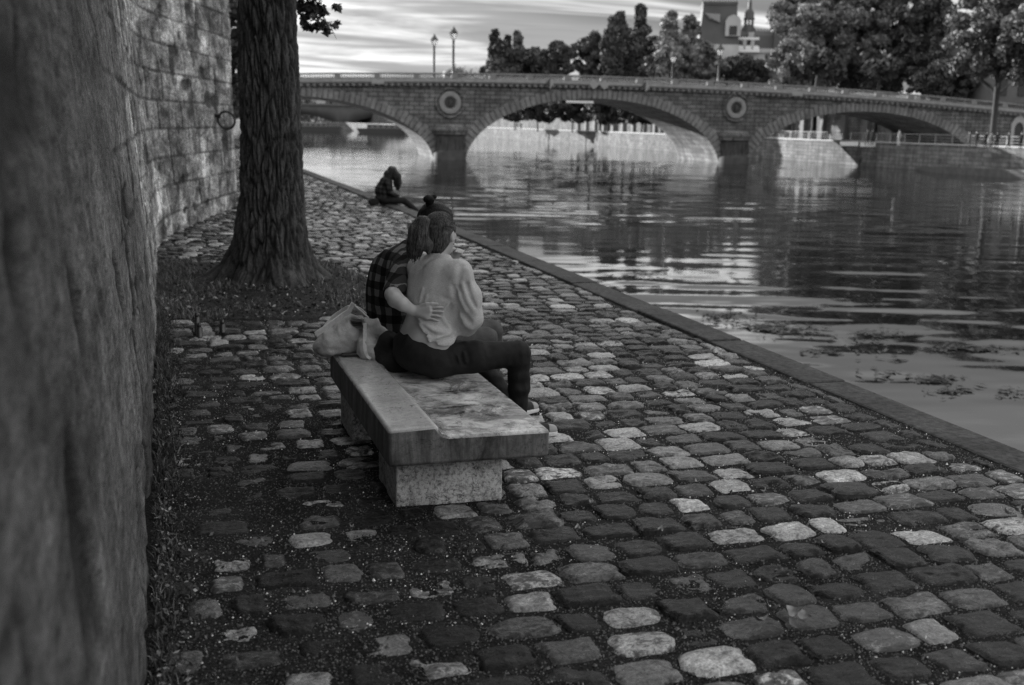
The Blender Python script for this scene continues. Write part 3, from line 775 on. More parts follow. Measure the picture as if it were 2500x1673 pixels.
for i, (u, lab) in enumerate(((18.73, 'diamond navigation sign over the middle arch, next to the first arrow sign'), (20.15, 'diamond navigation sign over the middle arch, next to its twin on the downstream side'))):
    lab = ('pale diamond shaped sign over the middle arch, left one of the pair', 'pale diamond shaped sign over the middle arch, right one of the pair')[i]
    o = empty('diamond_sign', bw_(u, -.62, 6.88), BU, lab, 'sign', 'diamond signs over the middle arch')
    mb = MB(); mb.prism([(0, -.66), (.64, 0), (0, .66), (-.64, 0)], -.03, .03); mb.build('plate', M_SIGN, o)
    mb = MB(); mb.box(-.04, .04, .035, .12, -.5, .9); mb.build('bracket', M_DARK, o)
for u, sgn, lab in ((12.87, 1, 'grey and dark two-sided arrow sign on the cornice left of the diamonds'), (25.77, 1, 'grey and dark two-sided arrow sign on the cornice right of the diamonds')):
    o = empty('arrow_sign', bw_(u, -.60, 6.80), BU, lab, 'sign', 'triangular signs on the bridge cornice')
    mb = MB(); mb.prism([(0, -.75), (.55, .1), (0, .75)], -.05, .0); mb.build('plate', M_SIGN, o)
    mb = MB(); mb.prism([(-.01, -.70), (-.01, .72), (-.62, .0)], -.05, .0); mb.build('dark_plate', M_DARK, o)  # darker half of the two-tone sign
    mb = MB(); mb.box(-.04, .04, .01, .10, -.5, .8); mb.build('bracket', M_DARK, o)
for u, lab in ((-9.2, 'small blank grey plate on the bridge cornice over the left arch'), (47.2, 'small blank grey plate on the bridge cornice past the second pier')):
    o = empty('plate_sign', bw_(u, -.60, float(deck(u))-1.15), BU, lab, 'sign', 'plates on the bridge cornice')
    mb = MB(); mb.box(-.78, .78, -.04, .04, -.26, .26); mb.build('plate', M_SIGN, o, bevel=.02)
    mb = MB(); mb.box(-.5, -.42, .045, .09, -.2, .2); mb.box(.42, .5, .045, .09, -.2, .2); mb.build('bracket', M_DARK, o)
o = empty('sunlit_stripe_board', bw_(17.0, -.25, 4.62), BU, 'long white board added under the crown of the middle arch in place of a sunlit stripe', 'board')  # white board added in place of a sunlit stripe on the soffit
mb = MB(); mb.box(-1.85, 1.85, -.05, .05, -.14, .16); ob = mb.build('sunlit_stripe_panel', M_WHITE, o, bevel=.02)
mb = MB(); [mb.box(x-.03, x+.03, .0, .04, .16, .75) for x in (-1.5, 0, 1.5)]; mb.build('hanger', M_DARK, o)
def lamp(loc, h, label, rz=0):
    o = empty('street_lamp', loc, rz, label, 'street lamp', 'tall lanterns on the bridge')
    mb = MB(); mb.lathe([(.34, 0), (.34, .35), (.26, .42), (.22, 1.0), (.17, 1.1), (.16, 1.3), (.145, h-1.55), (.20, h-1.45), (.10, h-1.35)], 12); mb.build('post', M_DARK, o, True)
    mb = MB(); mb.lathe([(.08, h-1.35), (.24, h-1.25), (.50, h-.52), (.52, h-.46)], 8); g = mb.build('lantern_glass', M_GLASS, o)
    mb = MB(); mb.lathe([(.58, h-.47), (.52, h-.38), (.30, h-.12), (.22, h-.06), (.20, h+.10), (.08, h+.18), (0, h+.36)], 8); mb.build('lantern_roof', M_DARK, o)
    mb = MB()
    for k in range(8):
        a = 2*pi*k/8; mb.tube([V(.24*cos(a), .24*sin(a), h-1.25), V(.53*cos(a), .53*sin(a), h-.46)], .025, 5)
    mb.build('lantern_frame', M_DARK, g)
    return o
tg = NT('lantern_glass'); tg.color(.8); tg.b.inputs['Transmission Weight'].default_value = .75; M_GLASS = tg.done(.25, .5)
dz = lambda u: float(deck(u))-.95
lamp(bw_(.5, .9, dz(0)), 13.3-dz(0), 'tall black lantern post over the first pier, the higher of the two')
lamp(bw_(-.2, 14.2, dz(0)), 13.3-dz(0), 'tall black lantern post over the first pier, the lower farther of the two')
lamp(bw_(36.4, .9, dz(37)), 12.5-dz(37), 'lantern post over the second pier, in front of the town hall roof')
lamp(bw_(34.6, 14.2, dz(35)), 12.2-dz(35), 'lantern post left of the town hall roof, set on the far parapet')
bpy.data.objects['quay_wall.001'].data.materials[0] = stone('set_back_wall_stone', .24, .7, .4, .4, .35, .5)
# ================================================================== right bank: low quay, upper wall, ramp, rail, people; river bend behind the bridge
M_BANKW = stone('low_quay_stone', .165, 1.4, .5, .6, .3, .7)
M_BANKT = simple('quay_paving', .16, .8, .3, .5)
bank = [(90.0, 40), (92.3, 104), (91.6, 121), (91.5, 145), (93.5, 170), (93.2, 196), (97, 250), (97.5, 300), (97, 350), (88, 470), (60, 640), (20, 760), (-60, 860), (-220, 930)]
QZ = .25
def strip_wall(path, z0, z1, mat, name, depth=None):
    P = []; 
    for x, y in path: P += [(x, y, z0), (x, y, z1)]
    n = len(path); f = [(2*i, 2*i+1, 2*i+3, 2*i+2) for i in range(n-1)]
    return np_mesh(name, P, np.array(f), smooth=False)
# dense path for the texture coordinates
o = link_mesh('low_quay_wall', strip_wall(bank, -4, QZ, None, 'low_quay_wall'), M_BANKW)
tag(o, 'long pale embankment wall of the far bank rising from the water', 'wall')
mb = MB()
for (x0, y0), (x1, y1) in zip(bank[:-1], bank[1:]):
    mb.add([(x0-.12, y0, QZ), (x1-.12, y1, QZ), (x1+.55, y1, QZ), (x0+.55, y0, QZ), (x0-.12, y0, QZ+.16), (x1-.12, y1, QZ+.16), (x1+.55, y1, QZ+.16), (x0+.55, y0, QZ+.16)], [(0,1,5,4), (4,5,6,7), (7,6,2,3)])
mb.build('coping', simple('coping_stone', .38, .7, .2), o)
P = []; 
for x, y in bank: P += [(x+.3, y, QZ-.02), (x+700, y+40, QZ-.02)]
n = len(bank); me = np_mesh('far_bank', P, np.array([(2*i, 2*i+1, 2*i+3, 2*i+2) for i in range(n-1)]), smooth=False)
tag(link_mesh('terrain', me, M_BANKT), kind='structure')
# dark sloping ramp in front of the wall on the right
mb = MB(); 
mb.add([(87.5, 40, -4), (88.6, 113, -4), (91.9, 122.5, -4), (92.2, 40, -4), (87.5, 40, -1.35), (88.6, 113, -2.2), (91.9, 122.5, -2.75), (92.2, 40, -1.35)], [(0,1,5,4), (1,2,6,5), (4,5,6,7)])
o = mb.build('boat_ramp', simple('wet_ramp_stone', .07, .6, .4, 1.5, .4, 6)); tag(o, 'dark wet stone ramp sloping into the water at the foot of the far wall', 'ramp')
# upper quay wall beyond the bridge and in line with it
M_UP = stone('upper_quay_stone', .16, 1.3, .45, .5, .3, .5)
upper = [(112, 140), (112, 175), (114, 230), (116, 300), (115, 380), (104, 500), (72, 680)]
o = link_mesh('upper_quay_wall', strip_wall(upper, QZ-.3, 6.2, None, 'upper_quay_wall'), M_UP); tag(o, 'grey upper quay wall behind the bridge, seen through the arches', 'wall')
mb = MB(); mb.box(-.7, .3, 0, 1.2, QZ-.2, 6.4); bt = mb.mesh('buttress'); bt.materials.append(simple('pale_buttress', .14, .8, .3))
for y in np.arange(142, 300, 6.5): link_mesh('buttress', bt, None, o, loc=(112, y, 0))
P = []
for x, y in upper: P += [(x, y, 6.2), (x+600, y+40, 6.2)]
n = len(upper); tag(link_mesh('upper_street', np_mesh('upper_street', P, np.array([(2*i, 2*i+1, 2*i+3, 2*i+2) for i in range(n-1)]), smooth=False), M_BANKT), kind='structure')
# niche door and pilasters on the abutment wall right of the bridge
o = empty('niche_doorway', bw_(81.6, -.05, QZ), BU, 'small arched doorway with a pale pointed surround in the bridge abutment', 'doorway')
mb = MB(); out = [(-1.25, 0), (-1.25, 3.0), (-.8, 3.7), (0, 4.35), (.8, 3.7), (1.25, 3.0), (1.25, 0)]; inn = [(.72, 0), (.72, 2.4), (.5, 2.95), (0, 3.25), (-.5, 2.95), (-.72, 2.4), (-.72, 0)]
mb.prism(out+inn, -.22, .0); mb.build('surround', simple('pale_surround', .36, .8, .3), o)
mb = MB(); mb.prism([(-.74, 0), (-.74, 2.42), (0, 3.27), (.74, 2.42), (.74, 0)], -.05, -.01); mb.build('door', M_DARK, o)
mb = MB(); mb.box(-.95, .95, -.16, 0, 4.75, 5.25); mb.build('plaque', M_DARK, o)
# iron railing on the edge of the low quay
M_RAIL = simple('pale_rail', .17, .5, .2)
def railing(y0, y1, label, zt=1.05):
    ys = np.arange(y0, y1+.01, 3.0); xs = np.interp(ys, [b[1] for b in bank], [b[0] for b in bank])
    o = empty('railing', (float(xs[0])+.35, float(ys[0]), QZ+.16), 0, label, 'railing')
    B0 = V(xs[0]+.35, ys[0], QZ+.16)
    mb = MB(); mb.box(-.06, .06, -.07, .07, 0, zt); pm = mb.mesh('post'); pm.materials.append(M_RAIL)
    for x, y in zip(xs, ys): link_mesh('post', pm, None, o, loc=(x+.35-B0[0], y-B0[1], 0))
    mb = MB()
    for h, r in ((zt, .055), (zt*.66, .03), (zt*.33, .03)): mb.tube([V(x+.35, y, QZ+.16+h)-B0 for x, y in zip(xs, ys)], r, 6)
    mb.build('rails', M_RAIL, o)
railing(86, 137, 'low iron railing with pale posts along the far low quay before the bridge')
railing(139, 172, 'iron railing along the far low quay, the stretch seen under the right arch')
# notice boards on a post standing in the river
sx = bw_(57.3, -1.2, -3)
sx = atY(2098, 352, 131); o = empty('river_sign', (float(sx[0]), 131, -3.4), BU, 'dark post in the river with two white boards at its top', 'sign')
mb = MB(); mb.tube([V(.3, 0, -1), V(.28, 0, float(sx[2])+3.4)], .12, 8); mb.lathe([(.1, 1.0), (.24, 1.15), (.24, 1.7), (.1, 1.9)], 10, (.29, 0, 0)); mb.build('post', M_DARK, o, True)
mb = MB(); mb.box(-2.9, -.25, -.2, -.12, float(sx[2])+3.12, float(sx[2])+3.68); mb.build('board', M_WHITE, o, bevel=.02)
mb = MB(); mb.box(.02, 2.3, -.2, -.12, float(sx[2])+3.06, float(sx[2])+3.62); mb.build('board', M_WHITE, o, bevel=.02)
mb = MB(); mb.box(-2.6, 2.1, -.1, .05, float(sx[2])+3.3, float(sx[2])+3.4); mb.build('crossbar', M_DARK, o)
# second, far bridge seen through the left arch
o = empty('far_bridge', (20, 560, 0), radians(-14), 'dark low bridge with flat arches far off, seen through the left arch', 'bridge')
mb = MB(); prof_ = []
def farb(c, a, zc, us): return -3.2+(zc+3.2)*np.sqrt(np.clip(1-((us-c)/a)**2, 0, 1))
us = np.linspace(-60, 160, 200); lo = np.full(200, -4.0)
for c in (-25, 35, 95): lo = np.maximum(lo, np.where(np.abs(us-c) < 28, farb(c, 28, 4.6, us), -4))
P = []
for v in (0, 20):
    for u, z in zip(us, lo): P += [(u, v, z), (u, v, 8.2)]
f = []
for i in range(199): f.append((2*i, 2*i+2, 2*i+3, 2*i+1)); f.append((400+2*i, 400+2*i+1, 400+2*i+3, 400+2*i+2)); f.append((2*i, 400+2*i, 400+2*i+2, 2*i+2)); f.append((2*i+1, 2*i+3, 400+2*i+3, 400+2*i+1))
link_mesh('span', np_mesh('span', P, np.array(f), smooth=False), simple('far_bridge_iron', .06, .8, .2, .3), o)
mb = MB(); mb.box(-60, 160, -.3, .1, 8.2, 9.1); mb.build('parapet', simple('far_parapet', .12, .8, .3), o)
# moored barges below it
M_HULL = simple('barge_hull', .03, .5, .2)
for (x, y, L_, lab) in ((57, 470, 26, 'dark moored barge with a white cabin strip, left of two under the left arch'), (84, 440, 20, 'dark moored barge with a white cabin strip, right of two under the left arch')):
    o = empty('barge', (x, y, -3), radians(-17), lab, 'boat', 'barges moored by the far bridge')
    mb = MB(); mb.prism([(-L_/2, -.4), (-L_/2-1.2, 1.6), (L_/2+1.6, 1.9), (L_/2, -.4)], -2.2, 2.2); mb.build('hull', M_HULL, o)
    mb = MB(); mb.box(-L_*.36, L_*.3, -1.7, 1.7, 1.62, 3.3); c = mb.build('cabin', M_RAIL, o, bevel=.1)
    mb = MB(); [mb.box(x0, x0+1.3, -1.75, -1.68, 2.1, 2.8) for x0 in np.arange(-L_*.34, L_*.26, 2.2)]; mb.build('window', M_DARK, c)
# ------------------------------------------------------------------ town hall roofs over the trees (steep pavilion, lantern turret, dormers)
M_SLATE = simple('slate_roof', .075, .6, .25, .2); M_LIME = simple('pale_limestone', .42, .8, .25, .15); M_ZINC = simple('zinc', .26, .5, .2); M_WIN = simple('window_glass', .03, .2, .1)
HD = 330.0
def hp(x, y): return atd(x, y, HD)
h0 = hp(1830, 150); hc = V(h0[0], h0[1], 0)
hyaw = radians(-24)
H = empty('town_hall', (hc[0], hc[1], 6.2), hyaw, 'grand building with steep slate roofs, white dormers and a lantern turret above the trees', 'building')
s1 = HD/CAM_F
zt = lambda y: float(hp(1830, y)[2])-6.2
xo = lambda x: (x-1830)*s1/cos(radians(17.4-24) if False else 0)
mb = MB(); mb.box(xo(1690), xo(2080), 2, 40, 0, zt(126)); mb.build('walls', M_LIME, H)
mb = MB(); mb.box(xo(1690), xo(2080), 1.2, 2.2, zt(128), zt(118)); mb.build('cornice', M_LIME, H)
mb = MB(); z0, z1 = zt(118), zt(72); mb.prism([(2.4, z0), (4.5, z1-1.5), (7.0, z1), (20, z1), (24, z0)], xo(1765), xo(2060), 'x'); mb.build('roof', M_SLATE, H)
mb = MB(); [mb.box(x-.1, x+.1, 7.2, 7.4, z1, z1+.7) for x in np.arange(xo(1800), xo(2050), .9)]; mb.build('roof_cresting', M_SLATE, H)
# pavilion with a tall steep roof
px0, px1 = xo(1703), xo(1800); zb, zr = zt(112), zt(16)
mb = MB(); mb.box(px0, px1, -3, 16, 0, zb); mb.build('pavilion_walls', M_LIME, H)
mb = MB(); cxp = (px0+px1)/2; n = 5
prs = [(0, 1.0), (.3, .93), (.6, .88), (.9, .845), (1, .84)]
vs = []; fs = []
for q, sc in prs:
    z = zb+(zr-zb)*q; hx = (px1-px0)/2*sc; hy = 9.5*sc
    vs += [(cxp-hx, 6.5-hy, z), (cxp+hx, 6.5-hy, z), (cxp+hx, 6.5+hy, z), (cxp-hx, 6.5+hy, z)]
for i in range(len(prs)-1):
    for j in range(4): fs.append((i*4+j, i*4+(j+1) % 4, (i+1)*4+(j+1) % 4, (i+1)*4+j))
fs.append(tuple((len(prs)-1)*4+j for j in range(4)))
mb.add(vs, fs); mb.build('pavilion_roof', M_SLATE, H)
mb = MB(); hx = (px1-px0)/2*.86; mb.box(cxp-hx, cxp+hx, 6.5-8.3, 6.5+8.3, zr, zr+.8); [mb.box(x-.12, x+.12, -1.75, -1.5, zr+.8, zr+1.6) for x in np.arange(cxp-hx, cxp+hx, .8)]; mb.build('pavilion_cresting', M_SLATE, H)
mb = MB(); xx0, xx1 = xo(1716), xo(1752); mb.add([(xx0, -2.65, zt(38)), (xx1, -2.65, zt(40)), (xx1, -2.75, zt(60)), (xx0+1.2, -2.75, zt(50))], [(0,3,2,1)]); mb.prism([(xx0, zt(38)), (xx1, zt(40)), (xx1, zt(60)), (xx0+1.4, zt(47))], -3.0, -1.0); mb.build('roof_panel', M_ZINC, H)
# arched dormer of the pavilion
dx = xo(1784); mb = MB(); w_ = 2.2
out = [(-w_, zt(92)), (-w_, zt(56)), (-w_*.7, zt(46)), (0, zt(41)), (w_*.7, zt(46)), (w_, zt(56)), (w_, zt(92))]
mb.prism([(dx+a, b) for a, b in out], -3.6, 0); dm = mb.build('dormer', M_LIME, H)
mb = MB(); mb.prism([(dx-1.1, zt(90)), (dx-1.1, zt(68)), (dx+1.1, zt(68)), (dx+1.1, zt(90))], -3.75, -3.62); mb.build('window', M_WIN, dm)
# lantern turret
tx_ = xo(1829); mb = MB(); zA = zt(72)
mb.lathe([(2.6, zt(80)), (2.4, zA), (1.45, zt(58)), (1.45, zt(56))], 10, (tx_, 9, 0)); tb = mb.build('turret_base', M_SLATE, H)
mb = MB()
for k in range(8):
    a = 2*pi*k/8; mb.lathe([(.24, zt(57)), (.2, zt(43))], 6, (tx_+1.25*cos(a), 9+1.25*sin(a), 0))
mb.build('turret_columns', M_ZINC, tb)
mb = MB(); mb.lathe([(1.7, zt(43)), (1.75, zt(41)), (1.45, zt(38)), (1.4, zt(26)), (1.0, zt(20)), (.62, zt(16)), (.62, zt(4)), (.4, zt(-4)), (.12, zt(-10)), (0, zt(-30))], 12, (tx_, 9, 0)); mb.build('turret_roof', M_SLATE, tb, True)
# two rows of white dormer stones and balustrade
for i, x in enumerate((1778, 1797, 1816, 1835)):
    mb = MB(); mb.box(xo(x)-.55, xo(x)+.55, .2, 2.4, zt(118), zt(98)); mb.build('dormer_pier', M_LIME, H)
    mb = MB(); mb.prism([(xo(x+9)-.9, zt(121)), (xo(x+9)+.9, zt(121)), (xo(x+9)+.8, zt(114)), (xo(x+9), zt(111)), (xo(x+9)-.8, zt(114))], -.1, .6); mb.build('white_urn', M_WHITE, H)
mb = MB(); mb.box(xo(1768), xo(1850), .1, 1.0, zt(98), zt(92)); mb.box(xo(1772), xo(1852), -.3, 1.1, zt(128), zt(121)); mb.build('balustrade', M_WHITE, H)
for x in (1797, 1832):
    mb = MB(); mb.box(xo(x)-.8, xo(x)+.8, 2.5, 5, zt(95), zt(78)); mb.build('chimney', M_LIME, H)
mb = MB(); mb.box(xo(1886), xo(1965), 0, 14, 0, zt(24)); mb.build('corner_pavilion', M_SLATE, H)
mb = MB(); mb.box(xo(1880), xo(1970), -.6, 14.6, zt(26), zt(23)); mb.build('corner_cornice', M_LIME, H)
# distant dome behind the lanterns, distant pale buildings
p = atd(1112, 180, 620); o = empty('domed_building', (p[0], p[1], 0), radians(-17), 'distant dark domed roof just above the bridge parapet by the lanterns', 'building')
r = 34*620/CAM_F; zd = float(p[2]); mb = MB(); mb.lathe([(r, zd-6), (r*.97, zd), (r*.8, zd+1.5), (r*.5, zd+2.6), (r*.2, zd+3.1), (0, zd+3.2)], 24); mb.build('dome', M_SLATE, o, True)
mb = MB(); mb.lathe([(r*.96, -2), (r*.96, zd-6.1)], 24); mb.build('drum', M_LIME, o, True)
p = atd(790, 255, 760); o = empty('riverside_block', (p[0], p[1], -2), radians(-17), 'pale distant riverside buildings in a row, glimpsed under the left arch', 'building')
mb = MB(); mb.box(-60, 60, 0, 20, 0, 17); mb.build('walls', M_LIME, o)
mb = MB(); mb.box(0, 1.8, -.12, .0, 0, 2.6); wme = mb.mesh('window'); wme.materials.append(M_WIN)
for fl in range(3):
    for x in np.arange(-58, 57, 4.6): link_mesh('window', wme, None, o, loc=(x, 0, 3+fl*4.4))
mb = MB(); mb.prism([(0, 17), (4, 19), (16, 19), (20, 17)], -60, 60, 'x'); mb.build('roof', M_SLATE, o)
p = atd(2490, 110, 150); M_HOUSE = simple('house_render', .13, .8, .25, .4)
o = empty('pale_house', (p[0]+7, p[1]+9, 6.2), BU, 'pale stone house with tall windows behind the trees at the right edge', 'building')
mb = MB(); mb.box(-3, 14, 0, 12, 0, 10.2); mb.build('walls', M_HOUSE, o)
for z in (1.0, 5.2):
    for x in (-1.8, 1.2, 4.2): mb = MB(); mb.box(x, x+1.2, -.1, .02, z, z+2.6); mb.build('window', M_WIN, o)
mb = MB(); mb.prism([(-.4, 10.2), (2, 14), (10, 14), (12.4, 10.2)], -3.3, 14.3, 'x'); mb.build('roof', M_SLATE, o)
# ================================================================== trees
t = NT('leaves'); tone = t.attr('tone'); t.color(tone)
M_LEAF = t.done(.62, .25)
t.b.inputs['Transmission Weight'].default_value = 0
M_BARKF = simple('far_bark', .05, .9, .3, 3)
def leaf_cloud(cl, n, size, seed, tone=(.05, .11), shell=.55):
    """cl: list of (centre, radii). leaf-sized faces through every clump's volume, thicker near its skin; returns verts, faces, tone"""
    rng = np.random.default_rng(seed)
    C = np.array([c for c, r in cl], float); R = np.array([r for c, r in cl], float)
    w = R.prod(1)**(2/3); k = rng.choice(len(cl), n, p=w/w.sum())
    d = rng.normal(0, 1, (n, 3)); d /= np.linalg.norm(d, axis=1)[:, None]
    rad = np.where(rng.random(n) < shell, rng.uniform(.75, 1.06, n), rng.random(n)**.5*.85)
    lump = 1+.28*vnoise(np.concatenate([d*2.3+k[:, None]*5.1], -1), seed)
    P = C[k]+d*R[k]*(rad*lump)[:, None]
    gap = vnoise(P/(R.mean()*.55), seed+3); P = P[gap > -.55]; k = k[gap > -.55]; d = d[gap > -.55]; m = len(P)
    a = rng.normal(0, 1, (m, 3)); a /= np.linalg.norm(a, axis=1)[:, None]
    nrm = d*.5+rng.normal(0, .6, (m, 3))+V(0, 0, .3); u = np.cross(nrm, a); u /= np.linalg.norm(u, axis=1)[:, None]; v = np.cross(nrm, u); v /= np.linalg.norm(v, axis=1)[:, None]
    inner = np.linalg.norm((P-C[k])/R[k], axis=1) < .72
    s = (size*rng.uniform(.4, 1.6, m)*np.where(inner, 1.7, 1))[:, None]; fold = nrm/np.linalg.norm(nrm, axis=1)[:, None]*s*.25
    vv = np.stack([P-u*s, P-v*s*.6+fold, P+u*s*1.05, P+v*s*.6+fold], 1)
    clt = rng.uniform(tone[0], tone[1], len(cl))[k]*rng.uniform(.6, 1.5, m)
    return vv.reshape(-1, 3), np.arange(m*4).reshape(-1, 4), np.repeat(clt, 4)
def limb_path(a, b, rng, n=5, wob=.08):
    a = np.asarray(a, float); b = np.asarray(b, float); L = np.linalg.norm(b-a)
    return [a+(b-a)*i/(n-1)+(rng.normal(0, wob*L/ n, 3) if 0 < i < n-1 else 0) for i in range(n)]
def tree(loc, h, rx, label, kind='round', n=5200, leaf=.34, seed=1, tone=(.05, .11), trunk_h=None, tops=1, group='trees beyond the bridge', ry=None, base_frac=.25):
    rng = np.random.default_rng(seed); ry = ry or rx
    o = empty('tree', loc, 0, label, 'tree', group)
    th = trunk_h or h*base_frac; cl = []; mb = MB(); tr = max(.16, h*.017)
    mb.tube([V(0,0,-.3), V(0,0,.4), V(rng.normal(0,.15), rng.normal(0,.15), th), V(0, 0, h*.6), V(0,0,h*.85)], [tr*1.6, tr*1.15, tr, tr*.6, tr*.15], 9)
    if kind == 'poplar':
        for j in range(tops):
            ox = (j-(tops-1)/2)*rx*1.9/max(1, tops); hh = h*rng.uniform(.84, 1.0) if tops > 1 else h; oy = rng.normal(0, ry*.3)
            wv = rx*(1.5/tops if tops > 1 else .9)
            for q in np.linspace(0, 1, 13):
                z = th*.6+(hh-th*.6)*q; rr = wv*(1-.62*q**1.7)*(.55+.45*min(1, q*4+.3))
                cl.append((V(ox+rng.normal(0, .24)*rr, oy+rng.normal(0, .24)*rr, z), V(rr, rr, (hh-th*.6)*.085)*rng.uniform(.75, 1.15)))
            for q in np.linspace(.1, .95, 9):
                a = rng.uniform(0, 2*pi); z = th*.6+(hh-th*.6)*q; rr = wv*(1-.6*q)*.5
                mb.tube(limb_path((ox*.6, oy*.6, z-rr*.9), (ox+cos(a)*rr*1.5, oy+sin(a)*rr*1.5, z+rr*.9), rng, 4), [tr*.3, tr*.2, tr*.12, .02], 5, False)
    else:
        nc = 80
        for j in range(nc):
            q = (j+.5)/nc; z = th+(h-th-rx*.16*q)*q**.85; prof_r = sqrt(max(.05, 1-(2*q-.9)**2*.92)); a = j*2.399+rng.normal(0, .4); rr = prof_r*rng.uniform(.25, 1.0)
            c = V(cos(a)*rx*rr, sin(a)*ry*rr, z); r_ = rx*rng.uniform(.12, .27)
            cl.append((c, V(r_, r_, r_*rng.uniform(.6, .9))))
            st = V(0, 0, max(th*.75, z-rx*rr*.9-.8))
            
            if j % 3 == 0: mb.tube(limb_path(st, c, rng, 5), [tr*.42, tr*.32, tr*.22, tr*.13, .02], 6, False)
    mb.build('trunk', M_BARKF, o, True)
    vv, ff, tt = leaf_cloud(cl, n, leaf, seed, tone)
    link_mesh('crown', np_mesh('crown', vv, ff, dict(tone=tt), smooth=False), M_LEAF, o)
    return o
def tree_px(cx, top, wpx, dist, base_z, label, **kw):
    """a tree standing dist metres off whose crown spans wpx of the photo's width"""
    p = atd(cx, top-6, dist); kw['n'] = int(kw.get('n', 5000)*3.4); kw['leaf'] = kw.get('leaf', .36)*.66; return tree((p[0], p[1], base_z), float(p[2])-base_z, 1.18*wpx*dist/CAM_F/2, label, **kw)
D = (.05, .14); B = (.12, .32)
tree_px(1240, 85, 82, 215, 6, 'dark tree with three pointed tops, first from the left behind the bridge', kind='poplar', tops=3, n=6500, leaf=.42, seed=3, tone=D)
tree_px(1205, 150, 56, 220, 6, 'low dark bush rising over the parapet left of the three-topped tree', n=2200, leaf=.42, seed=4, tone=D)
tree_px(1300, 122, 96, 226, 6, 'low dark round tree between the three-topped tree and the loose airy tree', n=4200, leaf=.42, seed=5, tone=D)
tree_px(1362, 104, 84, 212, 6, 'loose airy tree with sky showing through its crown', n=3000, leaf=.38, seed=6, tone=D)
tree_px(1452, 84, 92, 218, 6, 'broad dark tree left of the tall twin poplars', n=5200, leaf=.42, seed=7, tone=D)
tree_px(1509, 36, 62, 210, 6, 'tall dark poplar, left of the two tallest pointed ones', kind='poplar', tops=2, n=6500, leaf=.40, seed=8, tone=D)
tree_px(1558, 33, 64, 214, 6, 'tall dark poplar, right of the two tallest pointed ones', kind='poplar', tops=1, n=6000, leaf=.40, seed=9, tone=D)
tree_px(1535, 70, 110, 232, 6, 'dark full tree filling the gap behind the twin poplars', n=5000, leaf=.44, seed=10, tone=D)
tree_px(1598, 92, 70, 206, 6, 'dark shrubby tree right of the twin poplars', n=3600, leaf=.40, seed=11, tone=D)
tree_px(1672, 12, 106, 200, 6, 'tall loose pale-leaved tree left of the town hall roof', kind='poplar', tops=2, n=8200, leaf=.36, seed=12, tone=B)
tree_px(1640, 112, 96, 196, 6, 'low pale-leaved tree at the foot of the tall loose one', n=4200, leaf=.36, seed=13, tone=B)
tree_px(1722, 108, 92, 196, 6, 'low pale-leaved tree just left of the lantern post over the second pier', n=4200, leaf=.36, seed=14, tone=B)
tree_px(1812, 138, 130, 205, 6, 'dark low tree under the town hall dormers', n=6000, leaf=.38, seed=15, tone=D)
tree_px(1992, -40, 178, 186, 6, 'big leafy tree right of the lantern turret', n=17000, leaf=.33, seed=16, tone=B, base_frac=.12)
tree_px(2075, -75, 200, 190, 6, 'big dark tree in the middle of the row above the right arch', n=15000, leaf=.36, seed=17, tone=(.09, .24), base_frac=.12)
tree_px(2190, -60, 170, 184, 6, 'big dark tree behind the bright-leaved one at the right end of the bridge', n=12000, leaf=.36, seed=18, tone=(.07, .20), base_frac=.12)
tree_px(1940, 90, 112, 176, 6, 'low bright-leaved tree leaning over the parapet under the big leafy tree', n=7000, leaf=.30, seed=19, tone=B, base_frac=.08)
tree_px(2280, -30, 130, 178, 6, 'dark tree filling the gap behind the right-hand trunk', n=8000, leaf=.36, seed=20, tone=D, base_frac=.1)
tree_px(2345, 10, 120, 170, 6, 'dark tree closing the gap left of the bright forked tree', n=8000, leaf=.34, seed=21, tone=(.06, .15), base_frac=.1)
tree_px(2318, 150, 130, 166, 6, 'low dark shrubbery tree just above the parapet at the right end of the bridge', n=5000, leaf=.34, seed=24, tone=(.05, .13), base_frac=.05)
# the tree on the low quay in front of the abutment, trunk visible
p = atz(2425, 312, 1.0); pb = atd(2425, 318, 132)
tr8 = tree((float(pb[0]), float(pb[1]), QZ), 19.5, 6.4, 'bright-leaved tree on the far low quay with its forked trunk against the stone wall', n=38000, leaf=.19, seed=22, tone=(.10, .24), trunk_h=8.0, group='trees on the far low quay', ry=6.0)
pb2 = atd(2520, 300, 126)
tree((float(pb2[0]), float(pb2[1]), QZ), 17, 5.0, 'bright-leaved tree cut by the right edge, beside the forked trunk', n=20000, leaf=.20, seed=23, tone=(.08, .2), trunk_h=8.0, group='trees on the far low quay')
